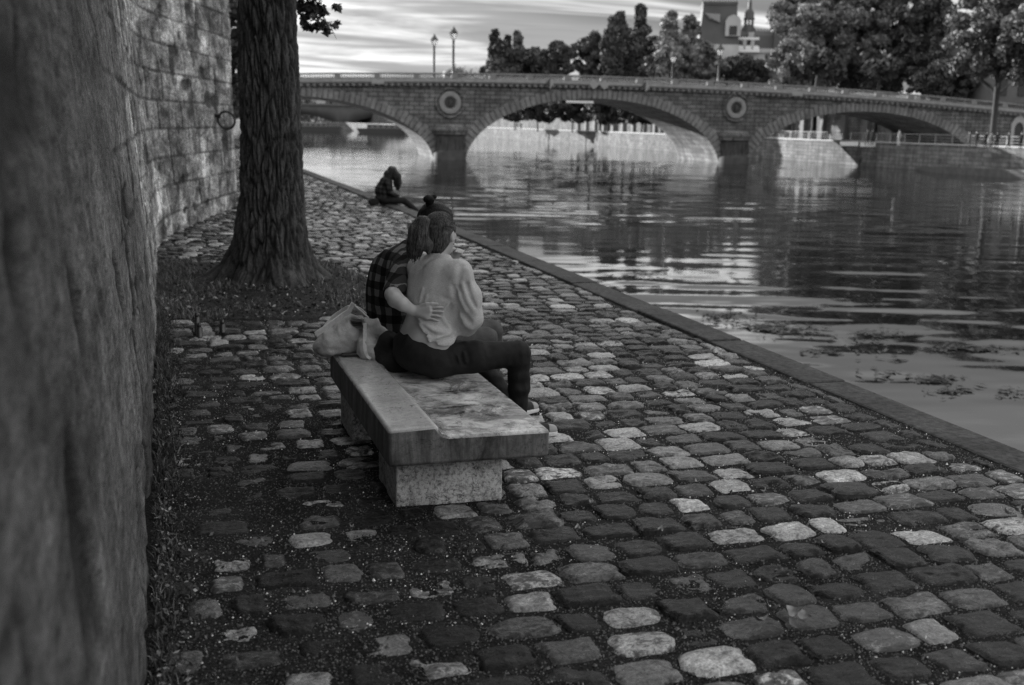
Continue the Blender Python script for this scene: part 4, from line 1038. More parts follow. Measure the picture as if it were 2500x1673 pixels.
# trees on the low quay seen through the middle arch
for i, (px, top, w_, dd, lab) in enumerate(((1258, 270, 60, 300, 'small dark tree seen at the left end of the middle arch'), (1315, 238, 90, 275, 'dark tree with a leaning trunk under the left half of the middle arch'), (1400, 235, 110, 262, 'dark tree under the crown of the middle arch'),
        (1490, 238, 100, 250, 'dark tree right of centre under the middle arch'), (1570, 246, 90, 240, 'dark tree at the right end of the middle arch'), (1630, 250, 70, 236, 'dark tree half hidden by the second pier'))):
    tree_px(px, top, w_, dd, QZ, lab, n=3600, leaf=.42, seed=40+i, tone=(.03, .10), group='trees seen under the middle arch', trunk_h=2.6)
for i, (px, y, dd) in enumerate(((1935, 290, 178), (1985, 300, 168), (2010, 300, 182), (2135, 300, 172))):
    q = atd(px, 330, dd); o = empty('tree', (q[0], q[1], QZ), 0, ('slim dark trunk under the right arch, first from the second pier', 'thick dark trunk under the right arch', 'slim dark trunk under the right arch, just behind the thick one', 'dark trunk under the right arch nearest the white boards')[i], 'tree', 'trunks under the right arch')
    rr = (.25, .42, .28, .3)[i]; mb = MB(); mb.tube([V(0,0,-.2), V(.05,0,2), V(0,.1,6), V(.2,.2,9.5)], [rr*1.3, rr, rr*.9, rr*.6], 10); mb.build('trunk', M_BARKF, o, True)
    vv, ff, tt = leaf_cloud([(V(.2+cos(a)*1.5, .2+sin(a)*1.5, 10.6+b), V(1.6, 1.6, 1.3)) for a, b in ((0, 0), (1.6, .8), (3.2, .3), (4.7, 1.0), (2, 2))], 1800, .34, 60+i, D)
    link_mesh('crown', np_mesh('crown', vv, ff, dict(tone=tt), smooth=False), M_LEAF, o)
# dim far woods at the river's end
cl = []; rng = np.random.default_rng(5)
for i in range(70):
    px = rng.uniform(700, 1260); dd = rng.uniform(560, 720); q = atd(px, rng.uniform(170, 205) if px > 1100 else rng.uniform(232, 262), dd); r_ = rng.uniform(5, 10); cl.append((V(q[0], q[1], q[2]*.5), V(r_*1.5, r_, max(4, q[2]*.55))))
vv, ff, tt = leaf_cloud(cl, 16000, .9, 77, (.05, .12), .7)
tag(link_mesh('far_trees', np_mesh('far_trees', vv, ff, dict(tone=tt), smooth=False), M_LEAF), kind='stuff')

# ------------------------------------------------------------------ the big tree on the quay
BT = empty('quay_tree', TREE, 0, 'big tree with deeply furrowed bark and spreading roots by the quay wall', 'tree')
nth, nz = 340, 560
th = np.linspace(0, 2*pi, nth, endpoint=False); zz2 = np.concatenate([np.linspace(-.15, 3.4, 470), np.linspace(3.45, 9.5, nz-470)])
T2, Z2 = np.meshgrid(th, zz2, indexing='ij')
base_r = np.interp(zz2, [-.15, 0, .08, .2, .4, .7, 1.0, 1.5, 2.2, 3.0, 5, 7, 9.5], [.60, .54, .46, .40, .360, .335, .320, .306, .294, .29, .275, .25, .17])
fl = np.exp(-np.clip(zz2, 0, 9)/.24)
lobes = (.38*np.exp(-((np.angle(np.exp(1j*(T2-radians(160))))/.30)**2))+.26*np.exp(-((np.angle(np.exp(1j*(T2-radians(15))))/.28)**2))+.20*np.exp(-((np.angle(np.exp(1j*(T2-radians(282))))/.38)**2))
         +.10*np.exp(-((np.angle(np.exp(1j*(T2-radians(225))))/.25)**2))-.05)
tw = T2+.10*Z2
P = np.stack([np.cos(tw)*3.4, np.sin(tw)*3.4, Z2*.62], -1)
warp = fbm(P*1.3, 3, 101)[..., None]*V(.9, .9, .5)
n1 = vnoise(P*V(1.75, 1.75, 2.1)+warp*1.2, 102); rid = 1-np.abs(n1)*2.6; rid = np.clip(rid, -1, 1)
n2 = vnoise(P*V(4.2, 4.2, 4.4)+warp*1.5, 103); rid2 = 1-np.abs(n2)*2.4
crack = np.clip(vnoise(P*V(3, 3, 9)+warp, 105)-.35, 0, 1)
fine = fbm(P*V(9, 9, 6), 3, 104)
Pw = np.stack([np.cos(tw)*4.6, np.sin(tw)*4.6, Z2*3.6], -1)+fbm(P*1.6, 3, 111)[..., None]*V(1.0, 1.0, .9)+vnoise(P*V(4, 4, 6), 112)[..., None]*.22
f1_, f2_ = worley(Pw, 121); gap_ = 1-np.clip((f2_-f1_)/.34, 0, 1); f1b, f2b = worley(Pw*V(2.2, 2.2, 2.6)+5, 131); gap2 = 1-np.clip((f2b-f1b)/.3, 0, 1)
plate = _h(np.floor(Pw[..., 0]*.9).astype(np.int64), np.floor(Pw[..., 1]*.9).astype(np.int64), np.floor(Pw[..., 2]*.7).astype(np.int64), 5)
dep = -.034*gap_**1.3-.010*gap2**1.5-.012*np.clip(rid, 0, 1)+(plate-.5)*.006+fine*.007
Rr = base_r[None]+lobes*fl[None]*1.15+.014*vnoise(np.stack([np.cos(T2)*1.2, np.sin(T2)*1.2, Z2*.5], -1), 106)+dep
P3 = np.stack([Rr*np.cos(T2)+.02*np.sin(Z2*1.1), Rr*np.sin(T2), Z2], -1)
f = grid_faces(nth, nz, True)
t = NT('furrowed_bark'); v = t.coord('Object', (1, 1, .25)); v2 = t.coord('Object')
a = t.noise(v, 26, 5, .65, .4); b = t.noise(v2, 60, 4, .7); c = t.attr('deep'); e = t.noise(v2, 3, 4, .6)
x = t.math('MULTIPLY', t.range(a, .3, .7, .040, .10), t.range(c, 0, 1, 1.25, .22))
t.color(t.math('MULTIPLY', t.math('MULTIPLY', x, t.range(b, .3, .7, .6, 1.5)), t.range(e, .35, .65, .7, 1.25)))
M_BARK = t.done(.8, .3, t.bump(t.math('ADD', a, t.math('MULTIPLY', b, .6)), .6, .015))
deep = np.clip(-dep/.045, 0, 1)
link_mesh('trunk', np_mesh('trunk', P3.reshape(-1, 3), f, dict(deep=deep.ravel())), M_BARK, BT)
rng = np.random.default_rng(9); mb = MB(); cl = []
tips = []
for j in range(13):
    a = j*2.399+.4; z0 = 5.0+j*.32; L_ = rng.uniform(3.0, 4.6)*(1-.03*j); e = V(cos(a)*L_, sin(a)*L_, z0+rng.uniform(1.5, 3.4))
    pth = limb_path((0, 0, z0-.4), e, rng, 6, .3); mb.tube(pth, [.13, .11, .085, .06, .04, .02], 8, False); tips.append(e)
    for q in pth[2:]: cl.append((q+rng.normal(0, .35, 3), V(1.0, 1.0, .75)*rng.uniform(.6, 1.1)))
    for k in range(3):
        q = pth[rng.integers(2, 5)]; e2 = q+rng.normal(0, 1.1, 3)+V(0, 0, .4); mb.tube(limb_path(q, e2, rng, 4, .25), [.04, .03, .018, .008], 5, False); cl.append((e2, V(.8, .8, .6)*rng.uniform(.6, 1.1)))
# a low drooping branch whose leaves hang into the view right of the trunk
q0 = V(.28, .6, 4.9); droop = [q0, V(.35, 1.4, 4.6), atY(752, -70, 13.8)-TREE, atY(770, 40, 13.9)-TREE, atY(815, 62, 14.1)-TREE]
mb.tube(droop, [.05, .035, .02, .010, .004], 6, False)
for k in range(26):
    i = rng.integers(2, 4); q = droop[i]+(droop[i+1]-droop[i])*rng.random(); e2 = q+rng.normal(0, .06, 3)+V(-.03, 0, -.02); mb.tube(limb_path(q, e2, rng, 3, .2), [.006, .004, .002], 4, False)
mb.build('branches', M_BARK, BT, True)
vv, ff, tt = leaf_cloud(cl, 17000, .085, 31, (.05, .12), .3)
# hanging leaves
cl2 = [(atY(x, y, Y)-TREE, V(r, r, r*.8)) for x, y, Y, r in ((745, 40, 13.8, .13), (765, 22, 13.9, .14), (785, 30, 13.9, .10), (790, 62, 14.0, .10), (770, 70, 14.0, .08), (800, 78, 14.0, .06), (815, 60, 14.1, .08), (822, 20, 14.1, .07), (745, 10, 13.9, .18), (750, 66, 14, .07))]
v2_, f2_, t2_ = leaf_cloud(cl2, 560, .028, 32, (.04, .10), .2)
f2_ = f2_+len(vv)
link_mesh('crown', np_mesh('crown', np.concatenate([vv, v2_]), np.concatenate([ff, f2_]), dict(tone=np.concatenate([tt, t2_])), smooth=False), M_LEAF, BT)
# foliage of the next trees behind the end of the wall
q = atd(572, 100, 48); tree((float(q[0])-.6, float(q[1]), 0), 9.5, 2.0, 'dark tree peeping out between the wall end and the big trunk', n=9000, leaf=.12, seed=35, tone=D, group='trees on the near quay', base_frac=.2)
# ------------------------------------------------------------------ fallen leaves and pegs on the paving
def leaf_mesh(seed):
    rng = np.random.default_rng(seed); n = 9; vs = []; L_ = .055
    for i in range(n):
        t_ = i/(n-1); w_ = .019*sin(pi*min(1, t_*1.02)**.8)+.0005; x = (t_-.5)*L_; z = .004+.012*(t_-.5)**2*8*rng.uniform(.8, 1.2)
        vs += [(x, -w_, z+.007*rng.uniform(.6, 1.2)), (x, 0, z), (x, w_, z+.008*rng.uniform(.6, 1.2))]
    f = []
    for i in range(n-1):
        for j in range(2): f.append((i*3+j, i*3+3+j, i*3+4+j, i*3+1+j))
    return np_mesh('leaf', vs, np.array(f))
M_FALL = simple('dry_leaf', .30, .5, .35, 60, .2, 200); M_FALLD = simple('dark_leaf', .09, .45, .3, 60)
LM = [leaf_mesh(i) for i in range(3)]
for m in LM: m.materials.append(M_FALL)
def sprig(px, py, label, offs):
    p = atz(px, py, .004); o = empty('leaf_sprig', p, radians(10), label, 'fallen leaves', 'leafy twigs on the paving')
    mb = MB(); mb.tube([V(.01, -.04, .004), V(.0, 0, .012), V(-.01, .045, .02)], .0014, 5); mb.build('twig', M_FALLD, o)
    for i, (dx, dy, dz, rz, sc) in enumerate(offs):
        l = link_mesh('leaf', LM[i % 3], None, o, loc=(dx, dy, dz)); l.rotation_euler = (radians(18+9*i), radians(-14+12*i), radians(rz)); l.scale = (sc,)*3
sprig(1915, 1525, 'curled pale leaves on a twig lying on the setts at the lower right', ((-.085, .03, .012, 160, 1.0), (.0, .07, .022, 120, .9), (.05, .035, .018, -10, 1.15), (.085, .012, .012, -40, .9), (.03, -.02, .005, -75, .8)))
sprig(2478, 1262, 'small pale leaf sprig on the setts by the right edge of the photo', ((-.03, .01, .01, 170, .9), (.03, .02, .014, 20, .9), (.0, -.03, .005, -70, .7)))
rng = np.random.default_rng(3)
spots = [(1448, 1230), (1870, 1240), (1868, 1202), (1410, 1297), (1155, 1355), (2155, 1140), (1590, 1068), (860, 1290), (545, 962), (735, 958), (1610, 1300), (2010, 1330), (1310, 1455), (1700, 1180), (2290, 1150), (640, 1330), (905, 1105), (1480, 1015), (1760, 1020), (1980, 1045), (1350, 930), (1560, 880), (700, 1010), (1205, 1420)]
for i, (px, py) in enumerate(spots):
    p = atz(px, py, .004); o = link_mesh('fallen_leaf', LM[i % 3], None); o.location = [float(c) for c in p]; o.location.z += .003
    o.rotation_euler = (rng.normal(0, .2), rng.normal(0, .2), rng.uniform(0, 6)); sc = rng.uniform(.45, .8); o.scale = (sc*.8, sc*.8, sc)
    tag(o, 'small pale dry leaf lying loose on the stone setts', 'leaf', 'single leaves scattered over the setts')
M_STUD = simple('bronze_stud', .05, .25, .3, 30, 0, None, .6, .5)
for (px, py, two, lab) in ((487, 822, True, 'small dark double-knobbed stud standing in the paving near the wall'), (543, 814, False, 'small dark single-knobbed stud right of the double-knobbed one')):
    p = atz(px, py, 0); o = empty('stud', (p[0], p[1], -.01), 0, lab, 'stud', 'two small studs in the paving')
    mb = MB(); mb.lathe([(.030, 0), (.030, .012), (.024, .02), (.024, .075), (.018, .085)], 14); mb.build('post', M_STUD, o, True)
    mb = MB(); mb.lathe([(.016, .085), (.019, .095), (.017, .108), (.009, .118), (0, .121)], 14); mb.build('knob', M_STUD, o, True)
    if two:
        mb = MB(); mb.lathe([(.026, 0), (.026, .012), (.021, .02), (.021, .135), (.015, .142), (.019, .152), (.016, .166), (.008, .175), (0, .177)], 14, (-.012, .13, 0)); mb.build('rear_post', M_STUD, o, True)

# unseen tree added behind the camera so that its crown shades the near paving
o2_ = BT.copy(); COL.objects.link(o2_); o2_.location = (1.0, -1.6, 0); o2_.rotation_euler = (0, 0, 2.0)
tag(o2_, 'unseen copy of the big quay tree, added behind the camera to shade the foreground paving', 'tree', 'trees on the near quay')
for ch in list(BT.children):
    c_ = ch.copy(); COL.objects.link(c_); c_.parent = o2_
# ================================================================== stone bench
t = NT('polished_bench_stone'); v = t.coord('Object')
a = t.noise(v, 5, 6, .68, .6); b = t.noise(v, 34, 5, .68); c = t.noise(v, 160, 3, .6); q = t.coord('Object', (6, 6, 1.1)); run = t.noise(q, 2.2, 6, .68, .4); sp_ = t.noise(v, 46, 2, .5)
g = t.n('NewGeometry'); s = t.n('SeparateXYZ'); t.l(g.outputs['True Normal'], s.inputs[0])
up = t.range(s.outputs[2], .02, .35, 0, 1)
side = t.math('MULTIPLY', t.range(run, .36, .64, .025, .20), t.range(b, .35, .65, .70, 1.2))  # sides darker than the top: shade painted into the colour
ob = t.n('SeparateXYZ'); t.l(v, ob.inputs[0]); rgt = t.math('GREATER_THAN', ob.outputs[0], 1.082)
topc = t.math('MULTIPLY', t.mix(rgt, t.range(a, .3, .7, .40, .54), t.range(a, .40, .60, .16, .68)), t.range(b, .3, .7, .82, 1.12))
pale = t.math('MULTIPLY', t.range(t.noise(v, 3.1, 5, .65, .5), .50, .62, 0, 1), t.range(ob.outputs[0], 1.15, 1.3, 0, 1))  # pale patch on the seat: glare painted into the colour
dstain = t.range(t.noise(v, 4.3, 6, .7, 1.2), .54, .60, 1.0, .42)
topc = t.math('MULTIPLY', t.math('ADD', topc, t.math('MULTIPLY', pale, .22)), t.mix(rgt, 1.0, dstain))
pitd = t.range(sp_, .70, .76, 1, .25)
crk = t.range(t.math('ABSOLUTE', t.math('SUBTRACT', t.noise(v, 2.6, 5, .6, .8), .5)), 0, .0035, .35, 1)
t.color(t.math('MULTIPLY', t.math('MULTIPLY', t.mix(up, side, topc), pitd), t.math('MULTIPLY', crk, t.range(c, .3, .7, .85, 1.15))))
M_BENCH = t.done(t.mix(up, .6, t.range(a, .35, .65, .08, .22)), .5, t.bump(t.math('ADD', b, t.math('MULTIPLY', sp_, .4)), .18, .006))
t = NT('rough_bench_base'); v = t.coord('Object'); a = t.noise(v, 4, 6, .65); b = t.noise(v, 55, 5, .75); s2 = t.noise(v, 24, 4, .8)
crk = t.range(t.math('ABSOLUTE', t.math('SUBTRACT', t.noise(v, 3.4, 5, .6, .8), .5)), 0, .006, .2, 1)
t.color(t.math('MULTIPLY', t.math('MULTIPLY', t.range(a, .3, .7, .34, .66), t.range(b, .36, .52, .25, 1.1)), t.math('MULTIPLY', crk, t.range(s2, .38, .5, .55, 1.08))))
M_BBASE = t.done(.8, .3, t.bump(b, .6, .012))
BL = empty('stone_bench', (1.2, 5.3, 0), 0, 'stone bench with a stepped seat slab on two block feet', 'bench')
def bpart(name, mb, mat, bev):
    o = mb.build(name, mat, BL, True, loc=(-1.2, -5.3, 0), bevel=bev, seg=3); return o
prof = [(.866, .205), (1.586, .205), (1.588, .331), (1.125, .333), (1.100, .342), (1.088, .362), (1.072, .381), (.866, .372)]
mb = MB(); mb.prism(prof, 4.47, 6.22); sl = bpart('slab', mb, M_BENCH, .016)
mb = MB(); mb.box(.925, 1.412, 4.60, 5.02, -.05, .207); bpart('foot', mb, M_BBASE, .008)
mb = MB(); mb.box(.905, 1.40, 5.66, 6.08, -.05, .207); bpart('foot', mb, M_BBASE, .008)

# ================================================================== bags on the bench
def march(fn, px, py, d0=4.2, d1=8.0, off=0.0):
    r = ray(px, py); d = d0
    for _ in range(500):
        p = CPOS+r*d; f = float(fn(p[None])[0])
        if f < 5e-4: break
        d += min(max(f*.5, 4e-4), .05)/np.linalg.norm(r)
        if d > d1: return None
    if off:
        e = 2e-3; g = np.array([float(fn((p+e*u)[None])[0])-f for u in np.eye(3)]); g /= np.linalg.norm(g)+1e-9; p = p+g*off
    return p
def ribbon(pts, w, up, thick=.003):
    """flat strap: list of points, half width w, width direction up"""
    mb = MB(); pts = [np.asarray(p, float) for p in pts]
    # smooth
    P = []
    for i in range(len(pts)-1):
        p0, p1, p2, p3 = pts[max(i-1, 0)], pts[i], pts[i+1], pts[min(i+2, len(pts)-1)]
        for k in range(6):
            u = k/6; P.append(.5*((2*p1)+(-p0+p2)*u+(2*p0-5*p1+4*p2-p3)*u*u+(-p0+3*p1-3*p2+p3)*u**3))
    P.append(pts[-1]); n = len(P); vs = []; fs = []
    for i, p in enumerate(P):
        tt = P[min(i+1, n-1)]-P[max(i-1, 0)]; tt /= np.linalg.norm(tt)+1e-9; b = np.asarray(up, float); b = b-tt*(b@tt); b /= np.linalg.norm(b)+1e-9; nn = np.cross(tt, b)
        vs += [p-b*w-nn*thick, p+b*w-nn*thick, p+b*w+nn*thick, p-b*w+nn*thick]
    for i in range(n-1):
        for j in range(4): fs.append((i*4+j, i*4+(j+1) % 4, (i+1)*4+(j+1) % 4, (i+1)*4+j))
    fs += [(3,2,1,0), tuple((n-1)*4+j for j in range(4))]
    return mb.add(vs, fs)
t = NT('canvas'); v = t.coord('Object'); a = t.noise(v, 9, 5, .6); wv = t.noise(v, 420, 2, .6)
t.color(t.math('MULTIPLY', t.range(a, .3, .7, .36, .62), t.range(wv, .3, .7, .85, 1.15))); M_CANVAS = t.done(.85, .2, t.bump(t.math('ADD', t.noise(v, 26, 4, .6, .8), t.math('MULTIPLY', wv, .2)), .5, .010))
M_CANVD = simple('dark_canvas', .016, .8, .3, 14, .4, 60, .3); M_LIN = simple('bag_lining', .05, .9, .3, 20)
B1C = V(.93, 6.08, .38)
def creases(p, s, k=14):
    q = p+.02*fbm(p*9, 2, s)[:, None]; n = vnoise(q*V(k, k, k*.7), s+1); return (1-np.abs(n)*2)*.010+fbm(p*22, 3, s+2)*.008
def bag1_raw(p):
    d = ell_d(p, (.875, 6.08, .445), (.095, .09, .078))
    d = smin(d, ell_d(p, (.965, 6.07, .455), (.085, .10, .095)), .05)
    d = smin(d, ell_d(p, (.965, 6.10, .525), (.05, .07, .055)), .05)
    d = smin(d, ell_d(p, (.83, 6.06, .41), (.06, .08, .055)), .05)
    d = smax(d, .376-p[:, 2], .02)
    return d
def bag1(p):
    d = bag1_raw(p)-creases(p, 201)
    # the open mouth
    d = smax(d, -ell_d(p, (1.0, 6.02, .575), (.052, .06, .05)), .012)
    return d
o = empty('canvas_bag', B1C, 0, 'pale canvas tote bag slumped on the bench end with its straps up', 'bag')
me = sdf_mesh('bag_body', bag1, (.72, 5.92, .35), (1.10, 6.24, .66), .0055); bb = link_mesh('bag_body', me, M_CANVAS, o, loc=-B1C)
mb = MB(); mb.lathe([(.0, 0), (.035, .005), (.045, .02)], 14, (1.0, 6.03, .545)); mb.build('lining', M_LIN, bb, True)
up_ = V(.25, -.4, .9)
A1 = [atY(772, 822, 6.02), atY(800, 803, 6.02), atY(838, 775, 6.05), atY(852, 766, 6.05), atY(861, 750, 6.06), atY(866, 754, 6.08), atY(885, 770, 6.02), atY(902, 785, 5.96)]
M_STRAP = simple('strap_webbing', .75, .8, .15, 60)
A1 = [a+V(-.004, -.012, .014) for a in A1]
mb = ribbon(A1, .015, V(-.35, -.3, .88)); mb.build('strap', M_STRAP, o, True, loc=-B1C)
A2 = [atY(774, 828, 6.14), atY(795, 806, 6.16), atY(815, 782, 6.18), atY(838, 766, 6.16), atY(856, 757, 6.12), atY(880, 762, 6.10), atY(897, 776, 6.06)]
mb = ribbon([a+V(-.004, 0, .016) for a in A2], .012, V(-.35, -.3, .88)); mb.build('strap', M_STRAP, o, True, loc=-B1C)
B2C = V(1.08, 5.86, .38)
def bag2_raw(p):
    d = seg_d(p, (1.035, 5.93, .43), (1.05, 5.93, .55), .055, .035)
    d = smin(d, seg_d(p, (1.05, 5.93, .55), (1.13, 5.88, .50), .034, .028), .03)
    d = smin(d, seg_d(p, (1.04, 5.90, .42), (1.10, 5.83, .40), .05, .035), .04)
    d = smax(d, .372-p[:, 2]-.02*np.clip((p[:, 0]-1.07)/.03, 0, 1), .012)
    return d
o2 = empty('dark_bag', B2C, 0, 'black and pale printed tote bag wedged between the canvas bag and the grey sweater', 'bag')
me = sdf_mesh('bag_flap', lambda p: bag2_raw(p)-creases(p, 221, 16)*1.2, (.94, 5.76, .33), (1.24, 6.04, .63), .005); fl_ = link_mesh('bag_flap', me, M_CANVAS, o2, loc=-B2C)
def bag2d(p):
    d = ell_d(p, (1.135, 5.83, .425), (.085, .075, .095)); d = smin(d, ell_d(p, (1.16, 5.76, .375), (.09, .07, .05)), .04); d = smin(d, ell_d(p, (1.12, 5.80, .50), (.045, .05, .04)), .03)
    return d-creases(p, 231, 12)*.8
me = sdf_mesh('bag_body', bag2d, (1.0, 5.64, .30), (1.28, 5.96, .60), .006); bd = link_mesh('bag_body', me, M_CANVD, o2, loc=-B2C)
S = [march(lambda p: np.minimum(bag2_raw(p), 9), x, y, off=.008) for x, y in ((893, 790), (893, 812), (892, 835), (893, 855), (899, 868))]
S = [s for s in S if s is not None]+[atY(905, 876, 5.83)]
mb = ribbon(S, .009, V(.95, -.3, 0)); mb.build('strap', M_STRAP, o2, True, loc=-B2C)
def lettering(txt, size, p, normal, right, mat, parent, off):
    cu = bpy.data.curves.new('lettering', 'FONT'); cu.body = txt; cu.size = size; cu.align_x = 'CENTER'; cu.align_y = 'CENTER'; cu.extrude = .0006
    tmp = bpy.data.objects.new('tmp', cu); COL.objects.link(tmp); dg = bpy.context.evaluated_depsgraph_get()
    me = bpy.data.meshes.new_from_object(tmp.evaluated_get(dg)); bpy.data.objects.remove(tmp)
    n = np.asarray(normal, float); n /= np.linalg.norm(n); r = np.asarray(right, float); r = r-n*(r@n); r /= np.linalg.norm(r); u = np.cross(n, r)
    o = link_mesh('lettering', me, mat, parent); M = Matrix([[r[0], u[0], n[0], p[0]-off[0]], [r[1], u[1], n[1], p[1]-off[1]], [r[2], u[2], n[2], p[2]-off[2]], [0, 0, 0, 1]])
    o.matrix_local = M; return o
nrm_ = V(-.15, -.93, .33)
for txt, x, y, fn, m, sz, rt in (('DE', 903, 862, lambda p: np.minimum(bag2_raw(p)-creases(p, 221, 16)*1.2, bag2d(p)), M_CANVD, .020, V(.95, -.3, .05)), ('EP', 955, 825, bag2d, simple('grey_print', .2, .7, .1), .020, V(.95, -.3, -.12))):
    p = march(fn, x, y, off=.007)
    if p is not None: lettering(txt, sz, p, nrm_, rt, m, bd if txt == 'EP' else fl_, B2C)
pc = atz(866, 862, .388)
o = empty('phone_case', (pc[0], pc[1]-.02, .381), radians(-12), 'flat dark wallet or case lying on the bench under the canvas bag', 'wallet')
mb = MB(); mb.box(-.075, .085, -.035, .05, .0, .014); mb.build('cover', simple('dark_leather', .02, .4, .2, 40), o, True, bevel=.005)
mb = MB(); mb.box(-.073, .083, -.037, .04, .005, .009); mb.build('edge', simple('case_edge', .12, .4, .1), o)
# ================================================================== people
t = NT('skin'); v = t.coord('Object'); a = t.noise(v, 14, 4, .6); t.color(t.range(a, .3, .7, .38, .50)); t.b.inputs['Subsurface Weight'].default_value = 0
M_SKIN = t.done(.5, .4, t.bump(t.noise(v, 220, 3, .6), .08, .002))
def hairmat(name, g, hi):
    t = NT(name); v = t.coord('Object', (1, 1, .14)); v0 = t.coord('Object'); a = t.noise(v, 170, 4, .65, .3); b = t.noise(v0, 16, 4, .6)
    t.color(t.math('MULTIPLY', t.range(a, .36, .66, g*.5, hi), t.range(b, .3, .7, .6, 1.4))); return t.done(.42, .35 if g > .03 else .12, t.bump(a, .8, .008))
M_HAIR1 = hairmat('fair_hair', .028, .12); M_HAIR2 = hairmat('black_hair', .007, .016); M_HAIR3 = hairmat('brown_hair', .02, .05)
t = NT('marl_knit'); v = t.coord('Object', (1, 1, 5)); v0 = t.coord('Object'); a = t.noise(v, 120, 4, .75); b = t.noise(v0, 520, 2, .6); c = t.noise(v0, 7, 4, .6)
t.color(t.math('MULTIPLY', t.math('MULTIPLY', t.range(a, .3, .7, .38, .64), t.range(b, .3, .7, .8, 1.2)), t.range(c, .3, .7, .85, 1.12)))
M_KNIT = t.done(.9, .15, t.bump(t.math('ADD', t.noise(v0, 30, 4, .6, .6), t.math('MULTIPLY', b, .25)), .35, .008))
def denim(name, g):
    t = NT(name); v = t.coord('Object'); a = t.noise(v, 12, 5, .6); b = t.noise(v, 480, 2, .6)
    t.color(t.math('MULTIPLY', t.range(a, .3, .7, g*.7, g*1.3), t.range(b, .3, .7, .75, 1.3))); return t.done(.8, .25, t.bump(t.noise(v, 34, 4, .6, .5), .3, .008))
M_JEANB = denim('black_denim', .018); M_JEANG = denim('grey_denim', .075)
def plaid(name, dark, mid, light, sc, yw=1.0):
    t = NT(name); v0 = t.coord('Object', (1, 1, 1)); wob = t.noise(v0, 11, 3, .5)
    s = t.n('SeparateXYZ'); t.l(v0, s.inputs[0])
    def band(x):
        w = t.math('ADD', t.math('MULTIPLY', x, sc), t.math('MULTIPLY', wob, .35)); f = t.math('FRACT', w, 0.0); return t.math('GREATER_THAN', f, .52)
    bx = band(t.math('ADD', t.math('MULTIPLY', s.outputs[1], .95), t.math('MULTIPLY', s.outputs[0], -.75))); bz = band(t.math('ADD', s.outputs[2], t.math('MULTIPLY', s.outputs[0], .1)))
    k = t.math('ADD', bx, bz); x = t.mix(t.math('GREATER_THAN', k, .5), dark, t.mix(t.math('GREATER_THAN', k, 1.5), mid, light))
    t.color(t.math('MULTIPLY', x, t.range(t.noise(v0, 300, 2, .6), .3, .7, .75, 1.25))); return t.done(.9, .1, t.bump(t.noise(v0, 26, 4, .6, .7), .4, .01))
M_PLAID = plaid('plaid_flannel', .010, .035, .16, 11.5)
M_SHOE = simple('shoe_canvas', .02, .8, .3, 40); M_SOLE = simple('white_rubber', .7, .5, .1); M_TOE = simple('toe_cap', .32, .5, .1); M_LACE = simple('lace', .6, .8, .1)
def shoe_meshes():
    def up(p):
        d = chain(p, [(.035, 0, .045), (.09, 0, .04), (.17, 0, .03), (.225, .004, .024)], [.036, .037, .037, .030])
        d = smin(d, seg_d(p, (.035, 0, .05), (.045, 0, .10), .034, .033), .02)
        d = smax(d, .014-p[:, 2], .006); d = smax(d, p[:, 2]-.098, .004); return d
    def sole(p):
        q = p.copy(); q[:, 2] = 0
        d2 = chain(q, [(.035, 0, 0), (.10, 0, 0), (.18, .002, 0), (.222, .004, 0)], [.040, .038, .043, .036]); return smax(d2, np.abs(p[:, 2]-.010)-.012, .005)
    def toe(p): return smax(up(p)-.002, .205-p[:, 0], .004)
    m1 = sdf_mesh('shoe', up, (-.02, -.06, 0), (.28, .06, .12), .005); m2 = sdf_mesh('sole', sole, (-.02, -.06, -.01), (.28, .06, .03), .005); m3 = sdf_mesh('toe_cap', toe, (.19, -.06, 0), (.28, .06, .08), .0045)
    mb = MB()
    for k in range(5):
        x = .09+k*.022; z = .082-k*.0075; mb.tube([V(x, -.022, z-.006), V(x+.004, 0, z+.002), V(x+.008, .022, z-.006)], .0022, 5)
    for s in (-1, 1): mb.tube([V(.085, 0, .088), V(.08, s*.02, .115), V(.10, s*.045, .10), V(.105, s*.03, .07), V(.09, 0, .085)], .0016, 5)
    m4 = mb.mesh('lace')
    for m, q in ((m1, M_SHOE), (m2, M_SOLE), (m3, M_TOE), (m4, M_LACE)): m.materials.append(q)
    return m1, m2, m3, m4
SHM = shoe_meshes()
def shoe(parent, off, heel, yaw, pitch=0):
    o = link_mesh('shoe', SHM[0], None, parent); o.location = [float(a-b) for a, b in zip(heel, off)]; o.rotation_euler = (0, pitch, yaw)
    for nm, m in zip(('sole', 'toe_cap', 'lace'), SHM[1:]): link_mesh(nm, m, None, o)
    return o
def head_sdf(p, c, fwd, s=1.0, tilt=(0, 0, 1)):
    A = axes(fwd, tilt); c = np.asarray(c, float); q = (p-c)@A/s     # right, forward, up
    d = ell_d(q, (0, -.012, .022), (.074, .092, .088)); d = smin(d, ell_d(q, (0, .022, -.045), (.056, .060, .066)), .04)
    d = smin(d, ell_d(q, (0, .052, -.092), (.026, .026, .022)), .03)                        # chin
    d = smin(d, seg_d(q, (0, .080, .012), (0, .098, -.028), .009, .013), .014)              # nose
    d = smin(d, ell_d(q, (0, .080, -.062), (.024, .010, .010)), .008)                       # lips
    for sx in (-1, 1):
        d = smin(d, ell_d(q, (sx*.074, -.004, -.012), (.010, .020, .032)), .006)            # ears
        d = smax(d, -ell_d(q, (sx*.080, .002, -.008), (.006, .009, .016)), .005)
        d = smin(d, ell_d(q, (sx*.032, .066, -.012), (.022, .02, .018)), .015)              # cheeks
        d = smax(d, -ell_d(q, (sx*.032, .088, .016), (.017, .012, .010)), .010)             # eye sockets
        d = smin(d, ell_d(q, (sx*.032, .074, .015), (.012, .012, .011)), .003)              # eyes
    return d*s
